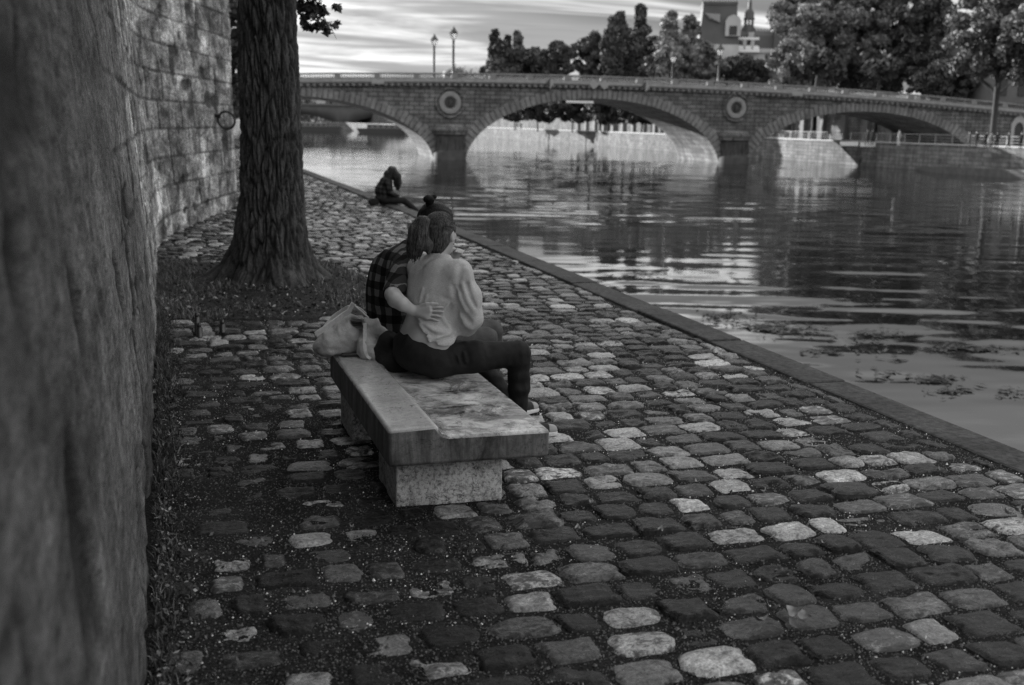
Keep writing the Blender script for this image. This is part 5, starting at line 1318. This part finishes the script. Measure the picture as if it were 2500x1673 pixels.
def hand_chain(p, wrist, knuckles, tips, thumb, r=.0072):
    """palm between the wrist and four knuckles, each finger with a bend, thumb off the side of the palm"""
    w_ = np.asarray(wrist, float); d = None
    for k in knuckles:
        e = seg_d(p, w_, k, .019, .0115); d = e if d is None else smin(d, e, .012)
    for k, (m, tp), rr in zip(knuckles, tips, (1.0, 1.05, 1.0, .86)):
        e = chain(p, [k, m, tp], [r*1.10*rr, r*rr, r*.80*rr]); d = smin(d, e, .002)
    e = chain(p, thumb, [.013, .0105, .0095, .0075][:len(thumb)], .004); return smin(d, e, .007)

# ------------------------------------------------------------------ woman in the grey sweater, her back to us
G0 = V(1.27, 5.58, 0)
GR = V(.47, -.88, 0); GF = V(.88, .47, 0); GR /= np.linalg.norm(GR); GF /= np.linalg.norm(GF); GA = np.stack([GR, GF, V(0,0,1)], 1)
def lean(z): t_ = np.clip((z-.45)/.5, 0, 1); return V(1.265, 5.595, 0)+(V(1.352, 5.628, 0)-V(1.265, 5.595, 0))*t_
shL, shR = V(1.285, 5.745, .895), V(1.435, 5.485, .900)
gElb, gCuff, gWr = V(1.496, 5.468, .655), V(1.480, 5.515, .600), V(1.455, 5.72, .575)
def g_torso(p, inf=0.0):
    d = ell_d(p, V(*lean(.53)[:2], .545)+GR*.012, (.178+inf, .118+inf, .13), GA)
    d = smin(d, ell_d(p, V(1.268, 5.592, .50), (.165+inf, .122+inf, .10), GA), .05)
    d = smin(d, ell_d(p, V(*lean(.68)[:2], .68), (.146+inf, .104+inf, .17), GA), .06)
    d = smin(d, ell_d(p, V(*lean(.82)[:2], .81), (.158+inf, .108+inf, .15), GA), .06)
    d = smin(d, seg_d(p, shL+V(0,0,-.005), shR+V(0,0,-.005), .055+inf*.6, .055+inf*.6), .06)
    return d
GN = V(1.352, 5.630, .965)
def g_sweater0(p):
    d = g_torso(p, .006)
    d = smin(d, chain(p, [shR+V(-.01,0,-.01), shR+(gElb-shR)*.5+V(.012, -.01, 0), gElb, gCuff], [.058, .061, .057, .052], .03), .05)
    d = smin(d, seg_d(p, V(1.40, 5.50, .80), gElb+V(-.03, .02, .05), .05, .04), .06)      # loose cloth under the arm
    d = smin(d, chain(p, [shL, V(1.37, 5.80, .74), V(1.50, 5.80, .62)], [.062, .058, .050], .03), .04)
    d = smin(d, seg_d(p, GN+V(-.004, 0, -.05), GN+V(.004, 0, -.012), .072, .056), .05)
    return d
gfolds = []
def fold(pxs, amp, wid):
    P = [march(g_sweater0, x, y) for x, y in pxs]; P = [q for q in P if q is not None]
    if len(P) > 1: gfolds.append((P, amp, wid))
Fq = lambda x, y: (930+x/7.84, 680+y/7.84)
for pxs, amp, wid in (([(720, 740), (780, 860), (980, 990), (1240, 1030), (1400, 1040)], .010, .012), ([(700, 790), (850, 930), (1000, 1040)], -.008, .010), ([(340, 960), (560, 1110), (820, 1230), (960, 1300)], .008, .013), ([(330, 1040), (480, 1200), (700, 1340)], -.007, .012),
        ([(270, 1060), (360, 1260), (560, 1420)], .007, .012), ([(1380, 420), (1240, 560), (1170, 720), (1240, 850), (1330, 960)], .009, .010), ([(1330, 470), (1280, 640), (1290, 800)], -.008, .010), ([(1380, 440), (1320, 400), (1200, 380)], -.007, .009), ([(940, 1200), (1090, 1130), (1300, 1080)], .008, .010), ([(980, 1240), (1200, 1150), (1330, 1120)], -.007, .010),
        ([(800, 200), (760, 330), (740, 470)], .005, .008), ([(880, 340), (840, 450)], .004, .007), ([(1390, 170), (1450, 420), (1560, 640), (1700, 830)], -.012, .012), ([(1430, 190), (1500, 380), (1620, 600)], .008, .012), ([(1560, 120), (1660, 420), (1790, 640)], .007, .013), ([(1640, 120), (1700, 350), (1790, 520)], -.006, .012),
        ([(1520, 680), (1620, 880), (1730, 960)], .007, .012), ([(1480, 560), (1470, 720), (1540, 880)], -.010, .012), ([(500, 480), (640, 560), (700, 700)], -.004, .012), ([(420, 1000), (640, 1190), (900, 1290)], .005, .010), ([(860, 1060), (1100, 1090), (1380, 1060)], -.006, .009)):
    fold([Fq(*q) for q in pxs], amp, wid)
for pxs, amp, wid in (([(1125, 650), (1120, 690), (1110, 730)], -.006, .016), ([(1100, 622), (1060, 628), (1030, 650)], -.003, .012), ([(1142, 660), (1150, 700), (1165, 745)], .005, .014), ([(1000, 650), (985, 700), (978, 740)], .004, .014)): fold(pxs, amp, wid)
def g_hem(p):
    l = (p-V(1.272, 5.59, 0))@GR; f = (p-V(1.272, 5.59, 0))@GF; return .438+1.6*np.abs(l-.01)**2*1.3+np.clip(f, 0, 1)*.35
def g_sweater(p):
    d = g_sweater0(p); qq = p+.03*fbm(p*7, 2, 305)[:, None]
    disp = fbm(p*V(11, 11, 7), 3, 301)*.006+(1-np.abs(vnoise(qq*V(9, 9, 15), 306))*2)*.0035*np.clip((.86-p[:, 2])/.2, 0, 1)
    for P, amp, wid in gfolds:
        e = chain(p, P, [0]*len(P)); disp = disp+2.0*amp*np.exp(-(e/wid)**2)
    d = d-disp
    d = smax(d, g_hem(p)-p[:, 2], .008)
    # neck hole and cuff
    d = smax(d, -seg_d(p, GN+V(.006, 0, .0), GN+V(.02, 0, .06), .050, .052), .006)
    n = gCuff-gElb+V(.0, .02, -.02); n = n/np.linalg.norm(n); d = smax(d, (p-gCuff)@n-.012, .006)
    d = smax(d, -seg_d(p, gCuff+n*-.01, gCuff+n*.05, .040, .042), .006)
    return d
G = empty('person', G0, 0, 'woman with a fair ponytail in a grey marl sweater, her back turned on the bench', 'person')
GH = V(1.372, 5.655, 1.078); GHF = V(.70, .71, -.06)
def g_body(p):
    d = head_sdf(p, GH, GHF, .98, V(.02, .10, 1)); d = smin(d, seg_d(p, GN+V(-.005, 0, -.03), GH+V(-.015, -.01, -.05), .047, .044), .03)
    d = smin(d, g_torso(p, -.012), .03)
    d = smin(d, chain(p, [shR, gElb, V(1.47, 5.585, .598), gWr], [.04, .034, .026, .022], .01), .02); d = smin(d, chain(p, [shL, V(1.37, 5.80, .74), V(1.50, 5.80, .62), V(1.49, 5.86, .55)], [.04, .036, .032, .024], .01), .02)
    for wv, s in ((gWr, 1), (V(1.49, 5.86, .55), -1)):
        kk = [wv+V(.005+.03*(s<0), .05*s+.012*i*s*-1, -.015+.004*i) for i in range(4)]
        d = smin(d, hand_chain(p, wv, kk, [(k+V(.005, .02, -.012), k+V(.005, .03, -.03)) for k in kk], [wv+V(.0, .01, 0), wv+V(-.03, .03, 0), wv+V(-.035, .05, -.01)]), .012)
    d = smin(d, ell_d(p, (1.265, 5.60, .43), (.15, .11, .07), GA), .03)
    return d
link_mesh('body', sdf_mesh('body', g_body, (1.05, 5.30, .34), (1.72, 5.95, 1.22), .0055), M_SKIN, G, loc=-G0)
link_mesh('sweater', sdf_mesh('sweater', g_sweater, (1.03, 5.30, .42), (1.66, 5.92, 1.03), .0055), M_KNIT, G, loc=-G0)
gk = V(1.752, 5.470, .462); ga = V(1.776, 5.535, .085); gk2 = V(1.61, 5.855, .405); ga2 = V(1.83, 5.93, .085)
def g_jeans(p):
    d = ell_d(p, V(1.270, 5.600, .445), (.186, .124, .098), GA)
    d = smin(d, ell_d(p, V(1.25, 5.60, .50), (.17, .115, .10), GA), .04)
    d = smin(d, chain(p, [V(1.335, 5.515, .435), V(1.52, 5.475, .455), gk], [.092, .080, .064], .03), .05)
    d = smin(d, chain(p, [gk, V(1.765, 5.49, .28), V(1.778, 5.53, .115)], [.060, .056, .047], .02), .025)
    d = smin(d, chain(p, [V(1.25, 5.71, .43), gk2, ], [.086, .056], .03), .05); d = smin(d, chain(p, [gk2, ga2+V(0, 0, .03)], [.054, .045]), .025)
    e = chain(p, [gk+V(-.06, -.03, -.05), gk+V(-.02, -.06, 0)], [0, 0]); 
    qq = p+.02*fbm(p*9, 2, 335)[:, None]; disp = fbm(p*V(16, 16, 16), 3, 331)*.004+(1-np.abs(vnoise(qq*V(26, 14, 16), 336))*2)*.0028-.006*np.exp(-(e/.014)**2)
    for k_ in range(5):
        zc = .40-.06*k_; disp = disp+.0025*np.sin((p[:, 2]+.25*p[:, 1]-zc)*70+k_)*np.exp(-((p[:, 0]-1.76)/.1)**2)*np.exp(-((p[:, 2]-zc)/.05)**2)
    for x_ in (1.36, 1.395, 1.43):
        e2 = seg_d(p, V(x_, 5.42, .545), V(x_+.02, 5.40, .44), 0, 0); disp = disp+.005*np.exp(-(e2/.012)**2)-.005*np.exp(-((e2-.018)/.010)**2)
    d = d-disp
    seat = np.where(p[:, 0] < 1.59, .334-p[:, 2], -1.0); d = np.maximum(d, seat)
    d = smax(d, .105-p[:, 2], .008); d = smax(d, p[:, 2]-.60, .01); return d
link_mesh('jeans', sdf_mesh('jeans', g_jeans, (1.03, 5.33, .08), (1.92, 6.02, .63), .006), M_JEANB, G, loc=-G0)
def strands(p, c, s, amp):
    q = (p-c); th_ = np.arctan2(q[:, 1], q[:, 0]); return amp*fbm(np.stack([th_*9, q[:, 2]*5, np.linalg.norm(q, axis=1)*30], -1), 3, s)
def g_hair(p):
    A = axes(GHF, V(.02, .10, 1)); q = (p-GH)@A
    d = ell_d(q, (0, -.016, .028), (.081, .098, .089)); d = smin(d, ell_d(q, (0, -.045, -.035), (.066, .058, .065)), .03)
    d = smin(d, ell_d(q, (0, -.055, -.080), (.036, .025, .035)), .02)
    front = q[:, 1]-.058+np.clip(-q[:, 2]+.03, 0, .1)*.75; d = smax(d, front, .012)
    d = smax(d, -ell_d(q, (.085, .010, -.025), (.030, .034, .045)), .010)
    tail = [V(1.272, 5.575, 1.150), V(1.246, 5.558, 1.145), V(1.230, 5.552, 1.10), V(1.222, 5.548, 1.04), V(1.205, 5.548, .985)]
    e = chain(p, tail, [.020, .034, .046, .046, .020], .02); w2 = chain(p, [V(1.245, 5.545, 1.08), V(1.268, 5.530, 1.03), V(1.275, 5.525, .995)], [.026, .026, .008], .015); e = smin(e, w2, .015)
    stq = p*V(55, 55, 7)+fbm(p*V(8, 8, 8), 2, 341)[:, None]*1.3; e = e-.008*vnoise(stq*V(.7, .7, .45), 342)
    st2 = q*V(60, 7, 60)*1.0; d = d-.0025*vnoise(np.stack([q[:, 2]*60, np.arctan2(q[:, 0], -q[:, 1])*1.2, q[:, 0]*4], -1), 344)
    return smin(d, e, .010)
hm = link_mesh('hair', sdf_mesh('hair', g_hair, (1.14, 5.46, .93), (1.50, 5.80, 1.24), .0045), M_HAIR1, G, loc=-G0)
mb = MB(); rng = np.random.default_rng(8); tail_ = np.array([(1.272, 5.573, 1.152), (1.250, 5.556, 1.150), (1.228, 5.548, 1.105), (1.220, 5.544, 1.045), (1.206, 5.545, .975)]); tw_ = np.array([.012, .030, .044, .045, .030])
for k in range(150):
    d_ = rng.normal(0, 1, 3); d_ /= np.linalg.norm(d_); e_ = .92+.16*rng.random(); kk_ = 5 if rng.random() < .7 else 4
    pts_ = [tail_[i]+d_*tw_[i]*e_+rng.normal(0, .004, 3) for i in range(kk_)]
    mb.tube([pts_[0]]+[(pts_[i]+pts_[i+1])/2 if j else pts_[i+1] for i in range(kk_-1) for j in (1, 0)], .0017, 4, False)
A_ = axes(GHF, V(.02, .10, 1))
for k in range(170):
    a0_ = rng.uniform(-1.9, 1.9); h_ = rng.uniform(-.2, 1.2); src = V(sin(a0_)*cos(h_)*.081, cos(a0_)*.05-.01, .030+.088*sin(h_)); n_ = 6; pts_ = []
    root = A_.T@(V(1.272, 5.575, 1.15)-GH)
    for i in range(n_):
        u_ = i/(n_-1); q_ = src*(1-u_)+root*u_; c_ = V(0, -.016, .028); r_ = np.linalg.norm((q_-c_)/V(.081, .098, .089)); q_ = c_+(q_-c_)/max(r_, .2)*1.012; pts_.append(GH+A_@q_)
    mb.tube(pts_, .0012, 4, False)
mb.build('loose_strands', M_HAIR1, hm, True)
mb = MB(); A = axes(V(-.7, -.3, .25)); mb.tube([V(1.268, 5.573, 1.148)+A[:, 0]*.026*cos(k)+A[:, 2]*.026*sin(k) for k in np.linspace(0, 2*pi, 17)], .006, 6, False); mb.build('hair_tie', M_DARK, G, True, loc=-G0)
A = axes(GHF, V(.02, .10, 1)); ep = GH+A@V(.080, -.004, -.052); mb = MB(); mb.lathe([(0, -.006), (.005, -.003), (.005, .003), (0, .006)], 8, ep); mb.build('earring', simple('silver', .8, .2, .05, 8, metal=1), G, True, loc=-G0)
shoe(G, G0, V(1.735, 5.520, .002), radians(-9)); shoe(G, G0, V(1.80, 5.92, .002), radians(15))

# ------------------------------------------------------------------ woman in the plaid shirt, arm round her friend
P0 = V(1.19, 6.03, 0); PR = V(.30, -.954, 0); PF = V(.954, .30, 0); PA = np.stack([PR, PF, V(0,0,1)], 1)
psR, psL = V(1.225, 5.870, .900), V(1.215, 6.170, .885); pE = V(1.108, 5.605, .772); pW = V(1.183, 5.415, .728)
def p_torso(p, inf=0.0):
    d = ell_d(p, V(1.185, 6.05, .52), (.165+inf, .115+inf, .13), PA); d = smin(d, ell_d(p, V(1.172, 6.04, .67), (.150+inf, .105+inf, .17), PA), .06)
    d = smin(d, ell_d(p, V(1.198, 6.02, .81), (.165+inf, .112+inf, .15), PA), .06); d = smin(d, seg_d(p, psR+V(0,0,-.005), psL+V(0,0,-.005), .052, .052), .06); return d
PN = V(1.285, 6.01, .960); PH = V(1.425, 5.985, 1.092); PHF = V(.90, .30, -.25); pkR, pkL = V(1.735, 6.03, .44), V(1.83, 6.24, .44)
pLE = V(1.52, 6.16, .66); pLW = V(1.535, 6.015, .900)
def p_shirt0(p):
    d = p_torso(p, .010)
    d = smin(d, chain(p, [psR, (psR+pE)/2+V(-.01, 0, .008), pE+(psR-pE)*.20], [.058, .056, .054], .02), .04)
    d = smin(d, seg_d(p, pE+(psR-pE)*.28, pE+(psR-pE)*.10, .058, .055), .008)         # rolled cuff
    d = smin(d, chain(p, [psL, V(1.36, 6.19, .77), pLE], [.058, .054, .05], .02), .04)
    d = smin(d, seg_d(p, PN+V(-.05, 0, -.045), PN+V(-.01, 0, .0), .07, .056), .04); return d
def p_shirt(p):
    d = p_shirt0(p); q = p+.02*fbm(p*6, 2, 351)[:, None]
    disp = fbm(p*V(12, 12, 9), 3, 352)*.008+(1-np.abs(vnoise(q*V(10, 10, 7), 353))*2)*.005
    d = d-disp; d = smax(d, .40-p[:, 2], .01)
    n = pE-psR; n = n/np.linalg.norm(n); d = smax(d, -seg_d(p, pE-n*.03, pE+n*.08, .043, .047), .006)
    d = smax(d, -seg_d(p, PN+V(.01, 0, .0), PN+V(.04, 0, .06), .048, .052), .006); return d
# the hand lies on the sweater: every joint is dropped onto the cloth
def on_back(px, py, off): return march(g_sweater, px, py, off=off)
kn = [on_back(*Fq(*q), .014) for q in ((945, 550), (960, 620), (940, 695), (900, 760))]
md = [on_back(*Fq(*q), .011) for q in ((1085, 545), (1100, 625), (1075, 710), (1015, 790))]
tp = [on_back(*Fq(*q), .006) for q in ((1195, 555), (1195, 640), (1160, 735), (1090, 815))]
tb = [on_back(*Fq(*q), .013) for q in ((730, 560), (890, 490), (990, 480), (1080, 480))]
wr = on_back(*Fq(690, 610), .024); fa = atY(982, 742, 5.515)
PB_OK = all(x is not None for x in kn+md+tp+tb+[wr, fa])
print('hand on cloth', PB_OK, wr, fa, kn[0], tp[0])
def p_body(p):
    d = head_sdf(p, PH, PHF, 1.0, V(.1, -.1, 1)); d = smin(d, seg_d(p, PN+V(-.02, 0, -.03), PH+V(-.03, 0, -.05), .050, .046), .03); d = smin(d, p_torso(p, -.012), .03)
    d = smin(d, chain(p, [psR, (psR+pE)/2, pE], [.042, .040, .040], .01), .02)
    d = smin(d, chain(p, [pE, pE+(fa-pE)*.5+V(-.012, -.012, .0), fa, wr], [.041, .041, .035, .025], .015), .015)
    d = smin(d, hand_chain(p, wr, kn, list(zip(md, tp)), tb), .012)
    d = smin(d, chain(p, [psL, pLE, pLE+(pLW-pLE)*.4, pLW], [.042, .040, .037, .024], .01), .02)
    kk = [pLW+V(.008+.013*i-.02, -.045+.006*i, .045-.004*i) for i in range(4)]
    d = smin(d, hand_chain(p, pLW, kk, [(k+V(.012, -.035, .020), k+V(-.006, -.058, .008)) for k in kk], [pLW+V(-.02, -.02, .02), pLW+V(-.035, -.05, .035), pLW+V(-.035, -.075, .05)]), .012)
    d = smin(d, ell_d(p, (1.18, 6.05, .43), (.14, .11, .07), PA), .03); return d
PP = empty('person', P0, 0, 'woman with a dark topknot in a plaid shirt, one arm round her friend in grey', 'person')
link_mesh('body', sdf_mesh('body', p_body, (1.0, 5.28, .34), (1.66, 6.32, 1.24), .0042), M_SKIN, PP, loc=-P0)
link_mesh('shirt', sdf_mesh('shirt', p_shirt, (.99, 5.50, .36), (1.62, 6.34, 1.02), .0065), M_PLAID, PP, loc=-P0)
def p_jeans(p):
    d = ell_d(p, V(1.18, 6.05, .44), (.18, .125, .10), PA)
    for hp_, k, a in ((V(1.24, 5.97, .425), pkR, V(1.745, 6.04, .11)), (V(1.23, 6.14, .425), pkL, V(1.84, 6.30, .11))):
        d = smin(d, chain(p, [hp_, (hp_+k)/2+V(0,0,.02), k], [.088, .078, .063], .03), .04); d = smin(d, chain(p, [k, (k+a)/2+V(.01,0,0), a], [.06, .055, .05], .02), .02)
    d = d-fbm(p*15, 3, 361)*.006-(1-np.abs(vnoise(p*V(22, 12, 22), 362))*2)*.002; d = np.maximum(d, np.where(p[:, 0] < 1.59, .334-p[:, 2], -1.0)); d = smax(d, .10-p[:, 2], .008); return d
link_mesh('jeans', sdf_mesh('jeans', p_jeans, (.98, 5.86, .07), (1.94, 6.40, .58), .008), M_JEANG, PP, loc=-P0)
def p_hair(p):
    A = axes(PHF, V(.1, -.1, 1)); q = (p-PH)@A
    d = ell_d(q, (0, -.016, .030), (.094, .108, .098)); d = smin(d, ell_d(q, (0, -.045, -.035), (.075, .06, .07)), .03)
    d = smax(d, q[:, 1]-.06+np.clip(-q[:, 2]+.03, 0, .1)*.75, .012); d = smax(d, -ell_d(q, (.085, .010, -.025), (.024, .03, .042)), .010); d = smax(d, -ell_d(q, (-.085, .010, -.025), (.024, .03, .042)), .010)
    d = d-.003*vnoise(q*V(70, 10, 40), 371)
    bc = atY(1047, 487, 5.93); e = ell_d(p, bc, (.031, .031, .025))-.004*vnoise((p-bc)*V(60, 60, 110), 372); e = smin(e, ell_d(p, atY(1061, 480, 5.93), (.014, .014, .012)), .008); e = smin(e, seg_d(p, bc, PH+V(-.03, -.01, .085), .020, .022), .012)
    return smin(d, e, .008)
link_mesh('hair', sdf_mesh('hair', p_hair, (1.26, 5.83, .98), (1.56, 6.12, 1.30), .005), M_HAIR2, PP, loc=-P0)
shoe(PP, P0, V(1.70, 6.03, .002), radians(5)); shoe(PP, P0, V(1.79, 6.29, .002), radians(15))

# ------------------------------------------------------------------ girl sitting on the quay edge further off
F0 = V(4.15, 22.2, 0.0); 
def q_top(p):
    d = chain(p, [V(4.22, 22.2, .13), V(4.20, 22.2, .29), V(4.25, 22.2, .45)], [.175, .165, .125], .06); d = smin(d, seg_d(p, V(4.22, 22.38, .46), V(4.22, 22.02, .46), .065, .065), .06)
    for s in (-1, 1): d = smin(d, chain(p, [V(4.22, 22.2+s*.17, .45), V(4.30, 22.2+s*.21, .25), V(4.46, 22.2+s*.08, .17)], [.06, .05, .045], .02), .04)
    return smax(d-fbm(p*9, 3, 381)*.012, .05-p[:, 2], .02)
def q_body(p):
    d = head_sdf(p, V(4.375, 22.2, .62), V(.80, .05, -.60)); d = smin(d, seg_d(p, V(4.22, 22.2, .46), V(4.33, 22.2, .57), .055, .05), .03); d = smin(d, chain(p, [V(4.2, 22.2, .15), V(4.2, 22.2, .42)], [.10, .09]), .03)
    for s in (-1, 1):
        w_ = V(4.52, 22.2+s*.05, .14); d = smin(d, chain(p, [V(4.30, 22.2+s*.21, .25), w_], [.036, .024]), .02); kk = [w_+V(.05, -.02+.013*i, -.01) for i in range(4)]
        d = smin(d, hand_chain(p, w_, kk, [(k+V(.03, 0, -.01), k+V(.045, 0, -.025)) for k in kk], [w_, w_+V(.03, s*.03, .0), w_+V(.055, s*.035, 0)]), .012)
    return d
def q_jeans(p):
    d = ell_d(p, V(4.17, 22.2, .12), (.15, .17, .11))
    for s in (-1, 1): d = smin(d, chain(p, [V(4.2, 22.2+s*.09, .11), V(4.60, 22.2+s*.10, .085), V(4.92, 22.2+s*.07, -.16)], [.085, .066, .045], .02), .04)
    return np.maximum(d, np.where(p[:, 0] < 4.5, .013-p[:, 2], -1))
def q_hair(p):
    A = axes(V(.80, .05, -.60)); q = (p-V(4.375, 22.2, .62))@A
    d = ell_d(q, (0, -.016, .03), (.092, .108, .10)); d = smax(d, q[:, 1]-.05, .02)
    e = chain(p, [V(4.36, 22.12, .67), V(4.44, 22.10, .56), V(4.47, 22.11, .44), V(4.47, 22.12, .33)], [.075, .085, .075, .04], .03); e = smin(e, chain(p, [V(4.36, 22.2, .68), V(4.30, 22.16, .58), V(4.26, 22.11, .44)], [.09, .10, .07], .03), .03); e = smin(e, chain(p, [V(4.36, 22.29, .66), V(4.46, 22.30, .5), V(4.47, 22.30, .36)], [.05, .055, .03], .03), .03)
    return smin(d, e-.014*vnoise(p*V(40, 40, 8), 391), .03)
Q = empty('person', F0, 0, 'long-haired girl in dark clothes sitting on the quay edge, legs out over the water', 'person')
link_mesh('body', sdf_mesh('body', q_body, (4.0, 21.9, .04), (4.75, 22.5, .78), .009), M_SKIN, Q, loc=-F0)
link_mesh('shirt', sdf_mesh('shirt', q_top, (3.9, 21.85, .02), (4.6, 22.55, .60), .011), plaid('dark_check', .012, .03, .06, 11), Q, loc=-F0)
link_mesh('jeans', sdf_mesh('jeans', q_jeans, (3.9, 21.9, -.25), (5.05, 22.5, .27), .011), M_JEANB, Q, loc=-F0)
link_mesh('hair', sdf_mesh('hair', q_hair, (4.12, 22.0, .22), (4.6, 22.42, .80), .009), M_HAIR3, Q, loc=-F0)
for s in (-1, 1): shoe(Q, F0, V(4.89, 22.2+s*.07, -.215), radians(4*s), radians(24))
o = empty('small_bag', (3.99, 22.15, .01), 0, 'small dark bag on the paving right behind the girl on the quay edge', 'bag')
mb = MB(); mb.prism([(-.10, 0), (-.11, .08), (-.05, .12), (.05, .115), (.09, .07), (.09, 0)], -.09, .09); mb.build('bag_body', M_CANVD, o, True, bevel=.02)
mb = ribbon([V(-.08, -.05, .10), V(-.05, -.06, .16), V(.03, -.05, .16), V(.06, -.04, .10)], .008, V(0, 1, 0)); mb.build('handle', M_CANVD, o)

# ------------------------------------------------------------------ passers-by on the far low quay and by the middle arch
def stander(stance, arms):
    def fn(p):
        d = chain(p, [V(0, 0, .92), V(0, 0, 1.15), V(0, 0, 1.36)], [.15, .135, .14], .08); d = smin(d, seg_d(p, V(-.17, 0, 1.40), V(.17, 0, 1.40), .055, .055), .06)
        for s, st_ in ((-1, stance), (1, -stance)):
            d = smin(d, chain(p, [V(s*.09, 0, .9), V(s*.10, st_*.5, .5), V(s*.10, st_, .06)], [.09, .065, .045], .02), .05); d = smin(d, seg_d(p, V(s*.10, st_, .04), V(s*.10, st_-.16, .035), .04, .035), .02)
            d = smin(d, chain(p, [V(s*.20, 0, 1.38), V(s*.25, .02, 1.10), V(s*.22, -arms, .90+arms*.6)], [.055, .045, .034], .02), .03); d = smin(d, seg_d(p, V(s*.22, -arms, .90+arms*.6), V(s*.21, -arms-.03, .80+arms*.7), .03, .02), .02)
        return d
    def hd(p): return smin(head_sdf(p, V(0, 0, 1.60), V(0, -1, 0)), seg_d(p, V(0, 0, 1.40), V(0, 0, 1.55), .05, .048), .03)
    return sdf_mesh('clothes', fn, (-.4, -.5, -.02), (.4, .5, 1.5), .022), sdf_mesh('body', hd, (-.15, -.18, 1.36), (.15, .18, 1.76), .014), sdf_mesh('hair', lambda p: smax(ell_d(p, (0, .015, 1.63), (.09, .105, .10)), -(p[:, 1]+.06), .02), (-.14, -.16, 1.48), (.14, .16, 1.78), .014)
ST = [stander(.18, .08), stander(.05, .25)]
MC = [simple('dark_coat', .02, .9, .2), simple('grey_coat', .10, .9, .2), simple('pale_shirt', .35, .9, .2)]
ppl = [(2094, 335, 120, 0, 0, 'person in dark clothes by the white river boards'), (2107, 334, 121, 1, 0, 'person in dark clothes close beside the white river boards, right one of the pair'), (2345, 330, 118, 1, 1, 'person in grey leaning near the far railing, leftmost by the bridge abutment'),
       (2362, 332, 117, 0, 0, 'person in dark clothes left of the arched doorway'), (2385, 334, 117, 1, 0, 'person in dark clothes in front of the arched doorway'), (2398, 335, 119, 0, 1, 'person in grey in front of the arched doorway'),
       (2412, 335, 116, 1, 0, 'person in dark clothes beside the forked tree trunk'), (2440, 338, 116, 0, 0, 'person in dark clothes between the forked trunk and the picture edge'), (2470, 338, 114, 1, 0, 'person in dark clothes at the right end of the far railing'),
       (2172, 336, 121, 1, 2, 'person in a pale shirt under the dark right arch'), (1262, 312, 300, 0, 0, 'figure on the far quay seen under the left end of the middle arch'), (1272, 312, 301, 1, 0, 'second figure on the far quay under the left end of the middle arch')]
for i, (px, py, dd, k, c, lab) in enumerate(ppl):
    q = atd(px, py, dd); o = empty('person', (q[0]+(1.2 if dd < 200 else 0), q[1], QZ), radians(60+77*i), lab, 'person', 'passers-by on the far quay')
    cm = ST[k][0].copy(); cm.materials.clear(); cm.materials.append(MC[c]); link_mesh('clothes', cm, None, o)
    for nm, m, mt in (('body', ST[k][1], M_SKIN), ('hair', ST[k][2], M_HAIR2)):
        if not m.materials: m.materials.append(mt)
        link_mesh(nm, m, None, o)
# ================================================================== camera
cd = bpy.data.cameras.new('camera'); co = bpy.data.objects.new('camera', cd); COL.objects.link(co); SC.camera = co
cd.sensor_width = 36; cd.sensor_fit = 'HORIZONTAL'; cd.lens = 36*CAM_F/2500; cd.clip_start = .05; cd.clip_end = 6000
Mx = Matrix([[CR[0], CU[0], -_F[0], 0], [CR[1], CU[1], -_F[1], 0], [CR[2], CU[2], -_F[2], CAM_H], [0, 0, 0, 1]])
co.matrix_world = Mx
cd.dof.use_dof = True; cd.dof.focus_distance = 5.45; cd.dof.aperture_fstop = 2.8; cd.dof.aperture_blades = 9
vs_ = SC.view_settings; SC.display_settings.display_device = 'sRGB'
vs_.view_transform = 'Standard'; vs_.look = 'None'; vs_.gamma = 1; vs_.exposure = 1.42; vs_.use_curve_mapping = False
SC.cycles.use_denoising = True; SC.cycles.denoiser = 'OPENIMAGEDENOISE'; SC.cycles.denoising_input_passes = 'RGB_ALBEDO_NORMAL'; SC.cycles.denoising_prefilter = 'NONE'; SC.cycles.use_adaptive_sampling = False; SC.cycles.max_bounces = 7; SC.cycles.diffuse_bounces = 3; SC.cycles.glossy_bounces = 4; SC.cycles.transmission_bounces = 3; SC.cycles.caustics_reflective = False; SC.cycles.caustics_refractive = False
SC.cycles.sample_clamp_indirect = 3; SC.cycles.sample_clamp_direct = 9
